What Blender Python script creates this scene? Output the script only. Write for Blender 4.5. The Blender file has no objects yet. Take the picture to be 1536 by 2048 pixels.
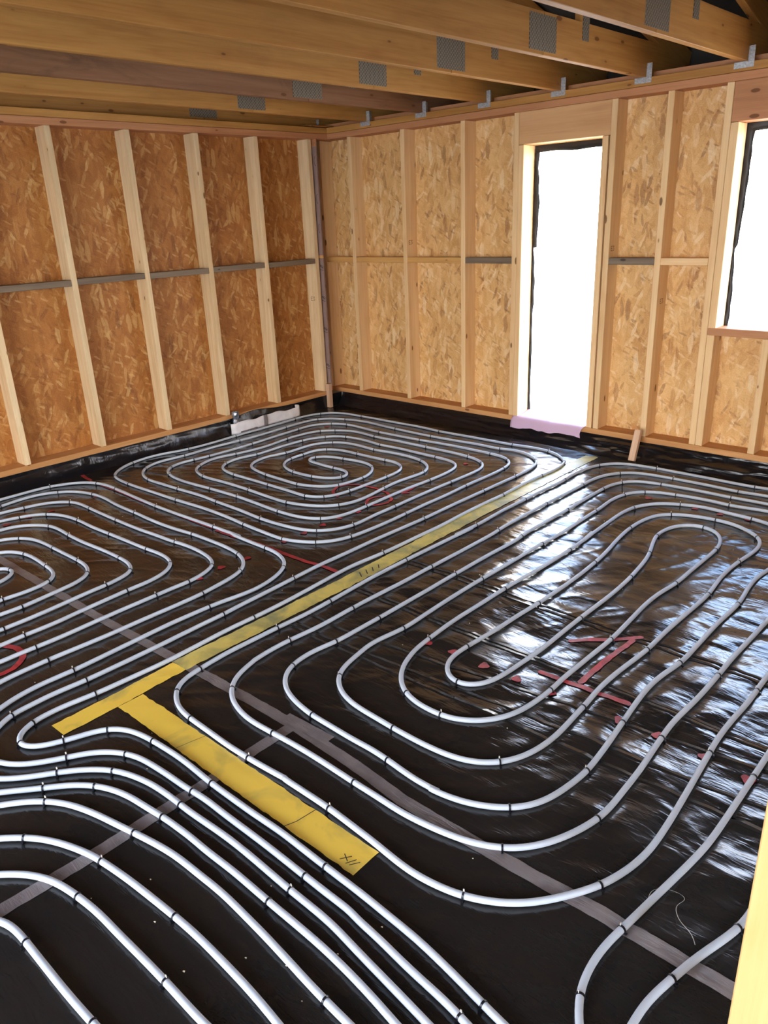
import bpy, bmesh, math, random
import numpy as np
from mathutils import Matrix, Vector
S = bpy.context.scene
COL = S.collection
random.seed(4)

# ------------------------------------------------------------------ camera
CAM = Vector((5.7144, -5.3672, 1.79))
ROWS = ((0.729091, 0.683255, -0.039858), (0.220003, -0.289112, -0.931672), (-0.648093, 0.670505, -0.361107))
cd = bpy.data.cameras.new('camera')
cam = bpy.data.objects.new('camera', cd)
COL.objects.link(cam)
r_, u_, b_ = Vector(ROWS[0]), -Vector(ROWS[1]), -Vector(ROWS[2])
M = Matrix.Identity(4)
for i in range(3):
    M[i][0], M[i][1], M[i][2], M[i][3] = r_[i], u_[i], b_[i], CAM[i]
cam.matrix_world = M
cd.sensor_fit = 'HORIZONTAL'
cd.sensor_width = 36.0
cd.lens = 1518.38 * 36.0 / 1536.0
cd.clip_start = 0.02
S.camera = cam

# ------------------------------------------------------------------ sky and exposure
wd = bpy.data.worlds.new('sky'); S.world = wd; wd.use_nodes = True
nt = wd.node_tree; nt.nodes.clear()
wo = nt.nodes.new('ShaderNodeOutputWorld'); bg = nt.nodes.new('ShaderNodeBackground')
tc = nt.nodes.new('ShaderNodeTexCoord'); sp = nt.nodes.new('ShaderNodeSeparateXYZ'); cr = nt.nodes.new('ShaderNodeValToRGB')
nt.links.new(tc.outputs['Generated'], sp.inputs[0]); nt.links.new(sp.outputs['Z'], cr.inputs[0])
cr.color_ramp.elements[0].position = 0.0; cr.color_ramp.elements[0].color = (1.0, 0.97, 0.93, 1)
cr.color_ramp.elements[1].position = 0.6; cr.color_ramp.elements[1].color = (0.38, 0.58, 0.95, 1)
e = cr.color_ramp.elements.new(0.22); e.color = (0.93, 0.95, 1.0, 1)
nt.links.new(cr.outputs[0], bg.inputs[0]); bg.inputs[1].default_value = 18.0
nt.links.new(bg.outputs[0], wo.inputs[0])
S.view_settings.view_transform = 'Standard'; S.view_settings.look = 'None'
S.view_settings.gamma = 1.0; S.view_settings.use_curve_mapping = False
S.view_settings.exposure = -0.34
sd = bpy.data.lights.new('sun', 'SUN'); sd.energy = 26.0; sd.angle = 0.01; sd.color = (1.0, 0.97, 0.93)
sun = bpy.data.objects.new('sun', sd); sun.rotation_euler = Vector((-0.62, 0.04, 0.78)).to_track_quat('Z', 'Y').to_euler(); sun.location = (-6, 0, 8); COL.objects.link(sun)

# ------------------------------------------------------------------ helpers
def lin(c):
    c = c / 255.0
    return c / 12.92 if c <= 0.04045 else ((c + 0.055) / 1.055) ** 2.4
def rgb(r, g, b): return (lin(r), lin(g), lin(b), 1.0)

def tag(o, label=None, cat=None, group=None, kind=None):
    if label: o['label'] = label
    if cat: o['category'] = cat
    if group: o['group'] = group
    if kind: o['kind'] = kind
    return o

def empty(name, loc=(0, 0, 0)):
    o = bpy.data.objects.new(name, None); o.location = loc; o.empty_display_size = 0.1
    COL.objects.link(o); return o

def mesh_obj(name, verts, faces, mat, parent=None, smooth=False, loc=(0, 0, 0)):
    me = bpy.data.meshes.new(name)
    if isinstance(verts, np.ndarray): verts = verts.tolist()
    me.from_pydata(verts, [], faces)
    if smooth: me.polygons.foreach_set('use_smooth', [True] * len(me.polygons))
    me.update()
    o = bpy.data.objects.new(name, me); o.location = loc
    if mat: me.materials.append(mat)
    COL.objects.link(o)
    if parent: o.parent = parent; o.location = Vector(loc) - Vector(parent.location)
    return o

def box_geo(x0, x1, y0, y1, z0, z1, V, F):
    n = len(V)
    V += [(x0, y0, z0), (x1, y0, z0), (x1, y1, z0), (x0, y1, z0), (x0, y0, z1), (x1, y0, z1), (x1, y1, z1), (x0, y1, z1)]
    F += [(n, n+3, n+2, n+1), (n+4, n+5, n+6, n+7), (n, n+1, n+5, n+4), (n+1, n+2, n+6, n+5), (n+2, n+3, n+7, n+6), (n+3, n, n+4, n+7)]

def boxes(name, L, mat, parent=None):
    V, F = [], []
    for b in L: box_geo(*b, V, F)
    return mesh_obj(name, V, F, mat, parent)

def timber(name, x0, x1, y0, y1, z0, z1, axis, mat, parent=None, bevel=0.0025):
    """a sawn timber; its local X runs along the grain (axis 'X','Y' or 'Z')"""
    c = Vector(((x0+x1)/2, (y0+y1)/2, (z0+z1)/2)); d = (x1-x0, y1-y0, z1-z0)
    if axis == 'X': l, a, b = d[0], d[1], d[2]; rot = (0, 0, 0)
    elif axis == 'Y': l, a, b = d[1], d[0], d[2]; rot = (0, 0, math.pi/2)
    else: l, a, b = d[2], d[1], d[0]; rot = (0, -math.pi/2, 0)
    bm = bmesh.new(); bmesh.ops.create_cube(bm, size=1.0)
    for v in bm.verts: v.co = Vector((v.co.x*l, v.co.y*a, v.co.z*b))
    if bevel: bmesh.ops.bevel(bm, geom=list(bm.edges), offset=bevel, segments=1, affect='EDGES')
    me = bpy.data.meshes.new(name); bm.to_mesh(me); bm.free()
    me.materials.append(mat)
    o = bpy.data.objects.new(name, me); o.rotation_euler = rot; COL.objects.link(o)
    if parent: o.parent = parent; o.location = c - Vector(parent.location)
    else: o.location = c
    return o

# ------------------------------------------------------------------ materials
class N:
    def __init__(s, name):
        s.m = bpy.data.materials.new(name); s.m.use_nodes = True; s.t = s.m.node_tree; s.t.nodes.clear()
        s.out = s.t.nodes.new('ShaderNodeOutputMaterial'); s.b = s.n('ShaderNodeBsdfPrincipled'); s.l(s.b.outputs[0], s.out.inputs[0])
    def n(s, typ, **k):
        x = s.t.nodes.new(typ)
        for a, v in k.items(): setattr(x, a, v)
        return x
    def l(s, a, b): s.t.links.new(a, b)
    def setv(s, node, **k):
        for a, v in k.items(): node.inputs[a.replace('_', ' ')].default_value = v
        return node
    def math(s, op, a, b=None, c=None):
        x = s.n('ShaderNodeMath', operation=op)
        for i, v in enumerate((a, b, c)):
            if v is None: continue
            if isinstance(v, (int, float)): x.inputs[i].default_value = v
            else: s.l(v, x.inputs[i])
        return x.outputs[0]
    def mix(s, f, a, b, bt='MIX'):
        x = s.n('ShaderNodeMix', data_type='RGBA', blend_type=bt)
        for i, v in ((0, f), (6, a), (7, b)):
            if isinstance(v, (int, float)): x.inputs[i].default_value = v
            elif isinstance(v, tuple): x.inputs[i].default_value = v
            else: s.l(v, x.inputs[i])
        return x.outputs[2]
    def ramp(s, f, stops):
        x = s.n('ShaderNodeValToRGB'); s.l(f, x.inputs[0]); r = x.color_ramp
        while len(r.elements) < len(stops): r.elements.new(0.5)
        for e, (p, c) in zip(r.elements, stops): e.position = p; e.color = c if len(c) == 4 else (*c, 1)
        return x.outputs[0]
    def mapping(s, vec, scale, loc=None, rot=None):
        x = s.n('ShaderNodeMapping'); s.l(vec, x.inputs[0]); x.inputs['Scale'].default_value = scale
        if rot: x.inputs['Rotation'].default_value = rot
        if loc is not None: s.l(loc, x.inputs['Location'])
        return x.outputs[0]
    def noise(s, vec, scale, detail=3, rough=0.55, dist=0.0):
        x = s.n('ShaderNodeTexNoise'); s.l(vec, x.inputs['Vector']); s.setv(x, Scale=scale, Detail=detail, Roughness=rough, Distortion=dist); return x.outputs[0]
    def bump(s, h, strength, dist=0.01, nrm=None):
        x = s.n('ShaderNodeBump'); s.l(h, x.inputs['Height']); x.inputs['Strength'].default_value = strength; x.inputs['Distance'].default_value = dist
        if nrm: s.l(nrm, x.inputs['Normal'])
        return x.outputs[0]

def simple(name, col, rough=0.5, metal=0.0, **k):
    M_ = N(name); M_.b.inputs['Base Color'].default_value = col; M_.b.inputs['Roughness'].default_value = rough; M_.b.inputs['Metallic'].default_value = metal
    for a, v in k.items(): M_.b.inputs[a.replace('_', ' ')].default_value = v
    return M_.m

def wood(name, light, dark, knot=rgb(112, 68, 34), knots=1.0, weather=0.0, rough=0.6, spread=0.12):
    w = N(name); tc = w.n('ShaderNodeTexCoord'); oi = w.n('ShaderNodeObjectInfo')
    off = w.n('ShaderNodeCombineXYZ'); w.l(w.math('MULTIPLY', oi.outputs['Random'], 37.0), off.inputs[0]); w.l(w.math('MULTIPLY', oi.outputs['Random'], 91.0), off.inputs[1]); w.l(w.math('MULTIPLY', oi.outputs['Random'], 53.0), off.inputs[2])
    base = w.mapping(tc.outputs['Object'], (1, 1, 1), loc=off.outputs[0])
    # knots
    kv = w.mapping(base, (4.5, 11, 11))
    vo = w.n('ShaderNodeTexVoronoi'); w.l(kv, vo.inputs['Vector']); vo.inputs['Scale'].default_value = 1.0
    sep = w.n('ShaderNodeSeparateColor'); w.l(vo.outputs['Color'], sep.inputs[0])
    thr = w.math('MULTIPLY', w.math('GREATER_THAN', sep.outputs[0], 0.35), w.math('MULTIPLY_ADD', sep.outputs[1], 0.10, 0.06))
    kd = w.math('SUBTRACT', thr, vo.outputs['Distance'])
    km = w.math('MULTIPLY', w.math('MINIMUM', w.math('MAXIMUM', w.math('MULTIPLY', kd, 30.0), 0.0), 1.0), knots)
    # grain bending round the knots
    near = w.math('POWER', w.math('MAXIMUM', w.math('SUBTRACT', 1.0, w.math('MULTIPLY', vo.outputs['Distance'], 1.6)), 0.0), 3.0)
    g1 = w.noise(w.mapping(base, (0.9, 16, 16)), 1.0, 4, 0.6, 0.6)
    g2 = w.noise(w.mapping(base, (2.5, 85, 85)), 1.0, 3, 0.6)
    g = w.math('ADD', w.math('MULTIPLY', g1, 0.75), w.math('MULTIPLY', g2, 0.35))
    g = w.math('ADD', g, w.math('MULTIPLY', near, 0.14))
    c = w.ramp(g, [(0.34, light), (0.56, tuple((a*0.55+b*0.45) for a, b in zip(light, dark))), (0.80, dark)])
    c = w.mix(w.math('MULTIPLY', km, 0.85), c, knot)
    big = w.noise(w.mapping(base, (0.7, 2.0, 2.0)), 1.0, 2)
    v = w.math('MULTIPLY_ADD', oi.outputs['Random'], spread, 1.0 - spread*0.5)
    v = w.math('MULTIPLY', v, w.math('MULTIPLY_ADD', big, 0.24, 0.88))
    hs = w.n('ShaderNodeHueSaturation'); w.l(c, hs.inputs['Color']); w.l(v, hs.inputs['Value']); c = hs.outputs[0]
    if weather:
        st = w.noise(w.mapping(base, (1.2, 5, 5)), 1.3, 5, 0.7, 1.0)
        c = w.mix(w.math('MULTIPLY', w.ramp(st, [(0.5, (0, 0, 0)), (0.68, (1, 1, 1))]), weather), c, rgb(96, 72, 52))
    w.l(c, w.b.inputs['Base Color']); w.b.inputs['Roughness'].default_value = rough; w.b.inputs['Specular IOR Level'].default_value = 0.3
    w.l(w.bump(g2, 0.25, 0.002), w.b.inputs['Normal'])
    return w.m

def osb(name, base, lights, darks):
    """strand board: a soft mottled base with many overlapping flakes at mixed angles"""
    w = N(name); tc = w.n('ShaderNodeTexCoord'); P0 = tc.outputs['Object']
    s3 = w.n('ShaderNodeSeparateXYZ'); w.l(P0, s3.inputs[0])
    u = w.math('ADD', s3.outputs[0], s3.outputs[1])
    cmb = w.n('ShaderNodeCombineXYZ'); w.l(u, cmb.inputs[0]); w.l(s3.outputs[2], cmb.inputs[1]); P2 = cmb.outputs[0]
    nz = w.n('ShaderNodeTexNoise'); w.l(P2, nz.inputs['Vector']); w.setv(nz, Scale=14.0, Detail=3.0)
    wv = w.n('ShaderNodeVectorMath', operation='MULTIPLY_ADD'); w.l(nz.outputs['Color'], wv.inputs[0]); wv.inputs[1].default_value = (0.03, 0.03, 0); w.l(P2, wv.inputs[2])
    Q = wv.outputs[0]
    m0 = w.noise(P2, 3.0, 6, 0.62, 0.4)
    c = w.ramp(m0, [(0.32, base[0]), (0.5, base[1]), (0.68, base[2])])
    h = m0
    for i, (rot, sx, sy, k) in enumerate(((0.1, 18, 6, 0.5), (-0.6, 26, 7, 0.5), (0.7, 24, 6.5, 0.5), (-0.2, 38, 9, 0.5), (0.4, 30, 7, 0.6), (-1.1, 46, 13, 0.5), (0.0, 20, 5, 0.55))):
        mp = w.n('ShaderNodeMapping'); w.l(Q, mp.inputs[0]); mp.inputs['Rotation'].default_value = (0, 0, rot); mp.inputs['Location'].default_value = (i*3.17, i*7.71, 0)
        m2 = w.n('ShaderNodeMapping'); w.l(mp.outputs[0], m2.inputs[0]); m2.inputs['Scale'].default_value = (sx, sy, 1)
        vo = w.n('ShaderNodeTexVoronoi', voronoi_dimensions='2D'); w.l(m2.outputs[0], vo.inputs['Vector']); vo.inputs['Scale'].default_value = 1.0
        sc = w.n('ShaderNodeSeparateColor'); w.l(vo.outputs['Color'], sc.inputs[0])
        inside = w.math('MINIMUM', w.math('MAXIMUM', w.math('MULTIPLY', w.math('SUBTRACT', 0.46, vo.outputs['Distance']), 9.0), 0.0), 1.0)
        on = w.math('MULTIPLY', inside, w.math('GREATER_THAN', sc.outputs[1], 0.45))
        fib = w.noise(w.mapping(m2.outputs[0], (5.0, 0.4, 1)), 1.0, 2)
        t = w.math('ADD', sc.outputs[0], w.math('MULTIPLY_ADD', fib, 0.3, -0.15))
        fc = w.ramp(t, [(0.0, darks[0]), (0.07, darks[1]), (0.14, base[0]), (0.5, base[1]), (0.78, base[2]), (0.9, lights[0]), (1.0, lights[1])])
        c = w.mix(w.math('MULTIPLY', on, k), c, fc)
        h = w.math('ADD', h, w.math('MULTIPLY', on, w.math('MULTIPLY', sc.outputs[2], 0.25)))
    gr = w.noise(P2, 140.0, 2)
    c = w.mix(0.16, c, w.ramp(gr, [(0.35, darks[1]), (0.65, lights[0])]))
    w.l(c, w.b.inputs['Base Color']); w.b.inputs['Roughness'].default_value = 0.55; w.b.inputs['Specular IOR Level'].default_value = 0.3
    w.l(w.bump(h, 0.7, 0.003), w.b.inputs['Normal'])
    return w.m

MW_LIGHT = wood('pale_spruce', rgb(240, 216, 174), rgb(212, 176, 126), weather=0.1)
MW_MID = wood('spruce', rgb(246, 212, 162), rgb(222, 176, 120))
MW_JOIST = wood('joist_spruce', rgb(202, 150, 82), rgb(164, 110, 52), weather=0.12)
MW_BROWN = wood('brown_stained_spruce', rgb(160, 116, 84), rgb(122, 84, 56), weather=0.6)
MW_PLATE = wood('reddish_spruce', rgb(208, 150, 106), rgb(178, 118, 78))
MW_SOLE = wood('sole_spruce', rgb(218, 164, 108), rgb(188, 130, 76))
MW_GREY = wood('weathered_grey_wood', rgb(142, 124, 104), rgb(104, 90, 76), knot=rgb(60, 48, 40))
MW_HEAD = wood('tan_spruce', rgb(226, 180, 128), rgb(200, 150, 100))
MW_NOG = wood('yellow_spruce', rgb(220, 172, 104), rgb(196, 142, 78))
MW_POST = wood('ochre_spruce', rgb(216, 180, 122), rgb(200, 160, 98), knots=0.0, spread=0.0)
MW_PINK = wood('pinkish_pale_wood', rgb(226, 190, 158), rgb(196, 156, 124), knots=0.2)
M_MAUVE = simple('mauve_grey_board', rgb(150, 126, 118), 0.6)
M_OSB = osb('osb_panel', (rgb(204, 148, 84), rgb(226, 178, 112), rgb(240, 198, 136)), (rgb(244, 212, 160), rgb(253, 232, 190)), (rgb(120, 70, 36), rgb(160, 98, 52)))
M_OSBL = osb('osb_panel_shaded', (rgb(148, 88, 38), rgb(172, 110, 52), rgb(192, 134, 72)), (rgb(214, 166, 102), rgb(232, 194, 132)), (rgb(108, 60, 28), rgb(142, 80, 36)))  # darker copy of the strand board, with the left wall's shade in its colours
M_DARK = simple('black_ink', rgb(40, 34, 30), 0.7)
M_CONC = simple('concrete', rgb(150, 148, 142), 0.9)
M_MEMB = simple('black_rubber_sheet', rgb(18, 18, 22), 0.45)
M_ROOF = simple('dark_roof_underlay', rgb(52, 48, 42), 0.8)
M_ZIP = simple('black_nylon', rgb(14, 15, 24), 0.35)
M_TAIL = simple('pale_nylon', rgb(205, 200, 190), 0.35)  # pale colour for the tie tails and the loose thread

def galv():
    w = N('galvanised_steel'); tc = w.n('ShaderNodeTexCoord')
    v = w.n('ShaderNodeTexVoronoi'); w.l(tc.outputs['Object'], v.inputs['Vector']); v.inputs['Scale'].default_value = 130.0
    sc = w.n('ShaderNodeSeparateColor'); w.l(v.outputs['Color'], sc.inputs[0])
    w.l(w.ramp(sc.outputs[0], [(0, rgb(176, 182, 186)), (1, rgb(212, 218, 222))]), w.b.inputs['Base Color'])
    w.b.inputs['Metallic'].default_value = 0.5; w.b.inputs['Roughness'].default_value = 0.35
    return w.m
M_GALV = galv()

def nailplate():
    w = N('punched_steel_plate'); tc = w.n('ShaderNodeTexCoord')
    s3 = w.n('ShaderNodeSeparateXYZ'); w.l(tc.outputs['Object'], s3.inputs[0])
    cx = w.math('MULTIPLY', s3.outputs[1], 1/0.0125); row = w.math('FLOOR', cx)
    par = w.math('MULTIPLY', w.math('MODULO', w.math('ABSOLUTE', row), 2.0), 0.5)
    cz = w.math('ADD', w.math('MULTIPLY', s3.outputs[2], 1/0.022), par)
    fx = w.math('ABSOLUTE', w.math('SUBTRACT', w.math('FRACT', cx), 0.5)); fz = w.math('ABSOLUTE', w.math('SUBTRACT', w.math('FRACT', cz), 0.5))
    slot = w.math('MULTIPLY', w.math('LESS_THAN', fx, 0.2), w.math('LESS_THAN', fz, 0.3))
    w.l(w.mix(slot, rgb(138, 128, 112), rgb(66, 56, 44)), w.b.inputs['Base Color'])
    w.b.inputs['Metallic'].default_value = 0.1; w.b.inputs['Roughness'].default_value = 0.5
    w.l(w.bump(slot, 0.8, -0.002), w.b.inputs['Normal'])
    return w.m
M_NAIL = nailplate()

def film(name, col, rough, amt=1.0, ior=1.5, near=0.35, creases=False):
    w = N(name); tc = w.n('ShaderNodeTexCoord'); P0 = tc.outputs['Object']
    w.b.inputs['Base Color'].default_value = col
    d = w.noise(P0, 2.2, 3)
    w.l(w.ramp(d, [(0.3, (rough*0.75,)*3), (0.7, (rough*1.45,)*3)]), w.b.inputs['Roughness'])
    w.b.inputs['IOR'].default_value = ior
    # soft folds that bend and fan out, wherever the film is loose
    nz = w.n('ShaderNodeTexNoise'); w.l(P0, nz.inputs['Vector']); w.setv(nz, Scale=1.7, Detail=2.0)
    wv = w.n('ShaderNodeVectorMath', operation='MULTIPLY_ADD'); w.l(nz.outputs['Color'], wv.inputs[0]); wv.inputs[1].default_value = (0.35, 0.35, 0.1); w.l(P0, wv.inputs[2])
    Q = wv.outputs[0]
    def ridge(v): return w.math('POWER', w.math('SUBTRACT', 1.0, w.math('ABSOLUTE', w.math('MULTIPLY_ADD', v, 4.0, -2.0))), 2.0)
    f1 = w.noise(w.mapping(Q, (1.6, 5.5, 5), rot=(0, 0, -0.55)), 1.0, 0.6, 0.4)
    f2 = w.noise(w.mapping(Q, (3.4, 14, 12), rot=(0, 0, -0.85)), 1.0, 1, 0.4)
    f3 = w.noise(w.mapping(P0, (8, 34, 20), rot=(0, 0, -0.6)), 1.0, 3, 0.6, 0.6)
    f4 = w.noise(P0, 60.0, 2)
    s3 = w.n('ShaderNodeSeparateXYZ'); w.l(P0, s3.inputs[0])
    east = w.n('ShaderNodeMapRange', interpolation_type='SMOOTHSTEP'); w.l(s3.outputs[0], east.inputs[0]); w.setv(east, From_Min=2.9, From_Max=3.7, To_Min=near, To_Max=1.0)
    north = w.n('ShaderNodeMapRange', interpolation_type='SMOOTHSTEP'); w.l(s3.outputs[1], north.inputs[0]); w.setv(north, From_Min=-4.1, From_Max=-3.2, To_Min=near*0.5, To_Max=1.0)
    mk = w.math('MULTIPLY', east.outputs[0], north.outputs[0])
    h = w.math('ADD', w.math('MULTIPLY', f1, 4.2), w.math('ADD', w.math('MULTIPLY', f2, 0.9), w.math('MULTIPLY', f3, 0.06)))
    h = w.math('ADD', w.math('MULTIPLY', h, mk), w.math('ADD', w.math('MULTIPLY', f3, 0.22), w.math('MULTIPLY', f4, 0.02)))
    if creases:
        xr = w.math('MAXIMUM', w.math('SUBTRACT', s3.outputs[0], 3.4), 0.0); on = w.math('MULTIPLY', w.math('GREATER_THAN', s3.outputs[0], 3.12), 1.0)
        wob = w.math('MULTIPLY_ADD', w.noise(P0, 7.0, 2), 0.02, -0.01)
        for y0, sl, am in ((-2.497, 0.008, 1.0), (-2.535, 0.012, 0.6), (-2.955, 0.02, 1.1), (-2.925, 0.012, 0.7), (-3.28, 0.14, 0.8), (-3.41, 0.05, 1.0), (-3.375, 0.09, 0.6)):
            yy = w.math('ADD', w.math('MULTIPLY_ADD', xr, sl, y0), wob); dd = w.math('ABSOLUTE', w.math('SUBTRACT', s3.outputs[1], yy))
            q = w.math('MAXIMUM', w.math('SUBTRACT', 1.0, w.math('MULTIPLY', dd, 80.0)), 0.0)
            h = w.math('ADD', h, w.math('MULTIPLY', w.math('MULTIPLY', q, on), am))
    w.l(w.bump(h, 1.0, 0.0085*amt), w.b.inputs['Normal'])
    return w.m
M_FILM = film('black_plastic_film', rgb(36, 34, 33), 0.16, 1.0, 1.52, 0.5, True)
M_FILMUP = film('black_plastic_film_upstand', rgb(20, 20, 24), 0.2, 1.0, 1.55)

def pipe_mat():
    w = N('white_plastic_pipe'); w.b.inputs['Base Color'].default_value = rgb(198, 206, 216); w.b.inputs['Roughness'].default_value = 0.5; w.b.inputs['Specular IOR Level'].default_value = 0.35
    w.b.inputs['Subsurface Weight'].default_value = 0.5; w.b.inputs['Subsurface Radius'].default_value = (1.0, 1.0, 1.0); w.b.inputs['Subsurface Scale'].default_value = 0.006; w.b.inputs['Coat Weight'].default_value = 0.0
    return w.m
M_PIPE = pipe_mat()

def tape_mat():
    w = N('grey_adhesive_tape'); tc = w.n('ShaderNodeTexCoord')
    n = w.noise(tc.outputs['Object'], 14.0, 3)
    w.l(w.ramp(n, [(0.3, rgb(112, 102, 102)), (0.7, rgb(136, 126, 124))]), w.b.inputs['Base Color'])
    w.b.inputs['Roughness'].default_value = 0.32
    cr_ = w.noise(w.mapping(tc.outputs['Object'], (6, 40, 20)), 1.0, 4, 0.7, 1.5)
    w.l(w.bump(cr_, 0.8, 0.005), w.b.inputs['Normal'])
    return w.m
M_TAPE = tape_mat()

def paint(name, full, thin, sc, lo, hi, rough=0.5, alpha=1.0):
    w = N(name); tc = w.n('ShaderNodeTexCoord')
    n = w.noise(tc.outputs['Object'], sc, 4, 0.55, 0.6)
    w.l(w.ramp(n, [(lo, thin), (hi, full)]), w.b.inputs['Base Color']); w.b.inputs['Roughness'].default_value = rough
    return w.m
M_YEL = paint('thin_yellow_spray', rgb(228, 204, 108), rgb(152, 148, 98), 6.0, 0.34, 0.6, 0.42)
M_YEL2 = paint('strong_yellow_spray', rgb(252, 210, 82), rgb(196, 172, 88), 4.0, 0.3, 0.48, 0.5)
M_RED = paint('red_spray', rgb(196, 52, 58), rgb(120, 38, 42), 18.0, 0.3, 0.6, 0.5)
M_LILAC = None
def lilac():
    w = N('lilac_plastic_film'); w.b.inputs['Base Color'].default_value = rgb(236, 206, 230); w.b.inputs['Roughness'].default_value = 0.4
    tr = w.n('ShaderNodeBsdfTranslucent'); tr.inputs[0].default_value = rgb(240, 206, 232)
    mx = w.n('ShaderNodeMixShader'); mx.inputs[0].default_value = 0.3; w.l(w.b.outputs[0], mx.inputs[1]); w.l(tr.outputs[0], mx.inputs[2]); w.l(mx.outputs[0], w.out.inputs[0])
    return w.m
M_LILAC = lilac()

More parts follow.
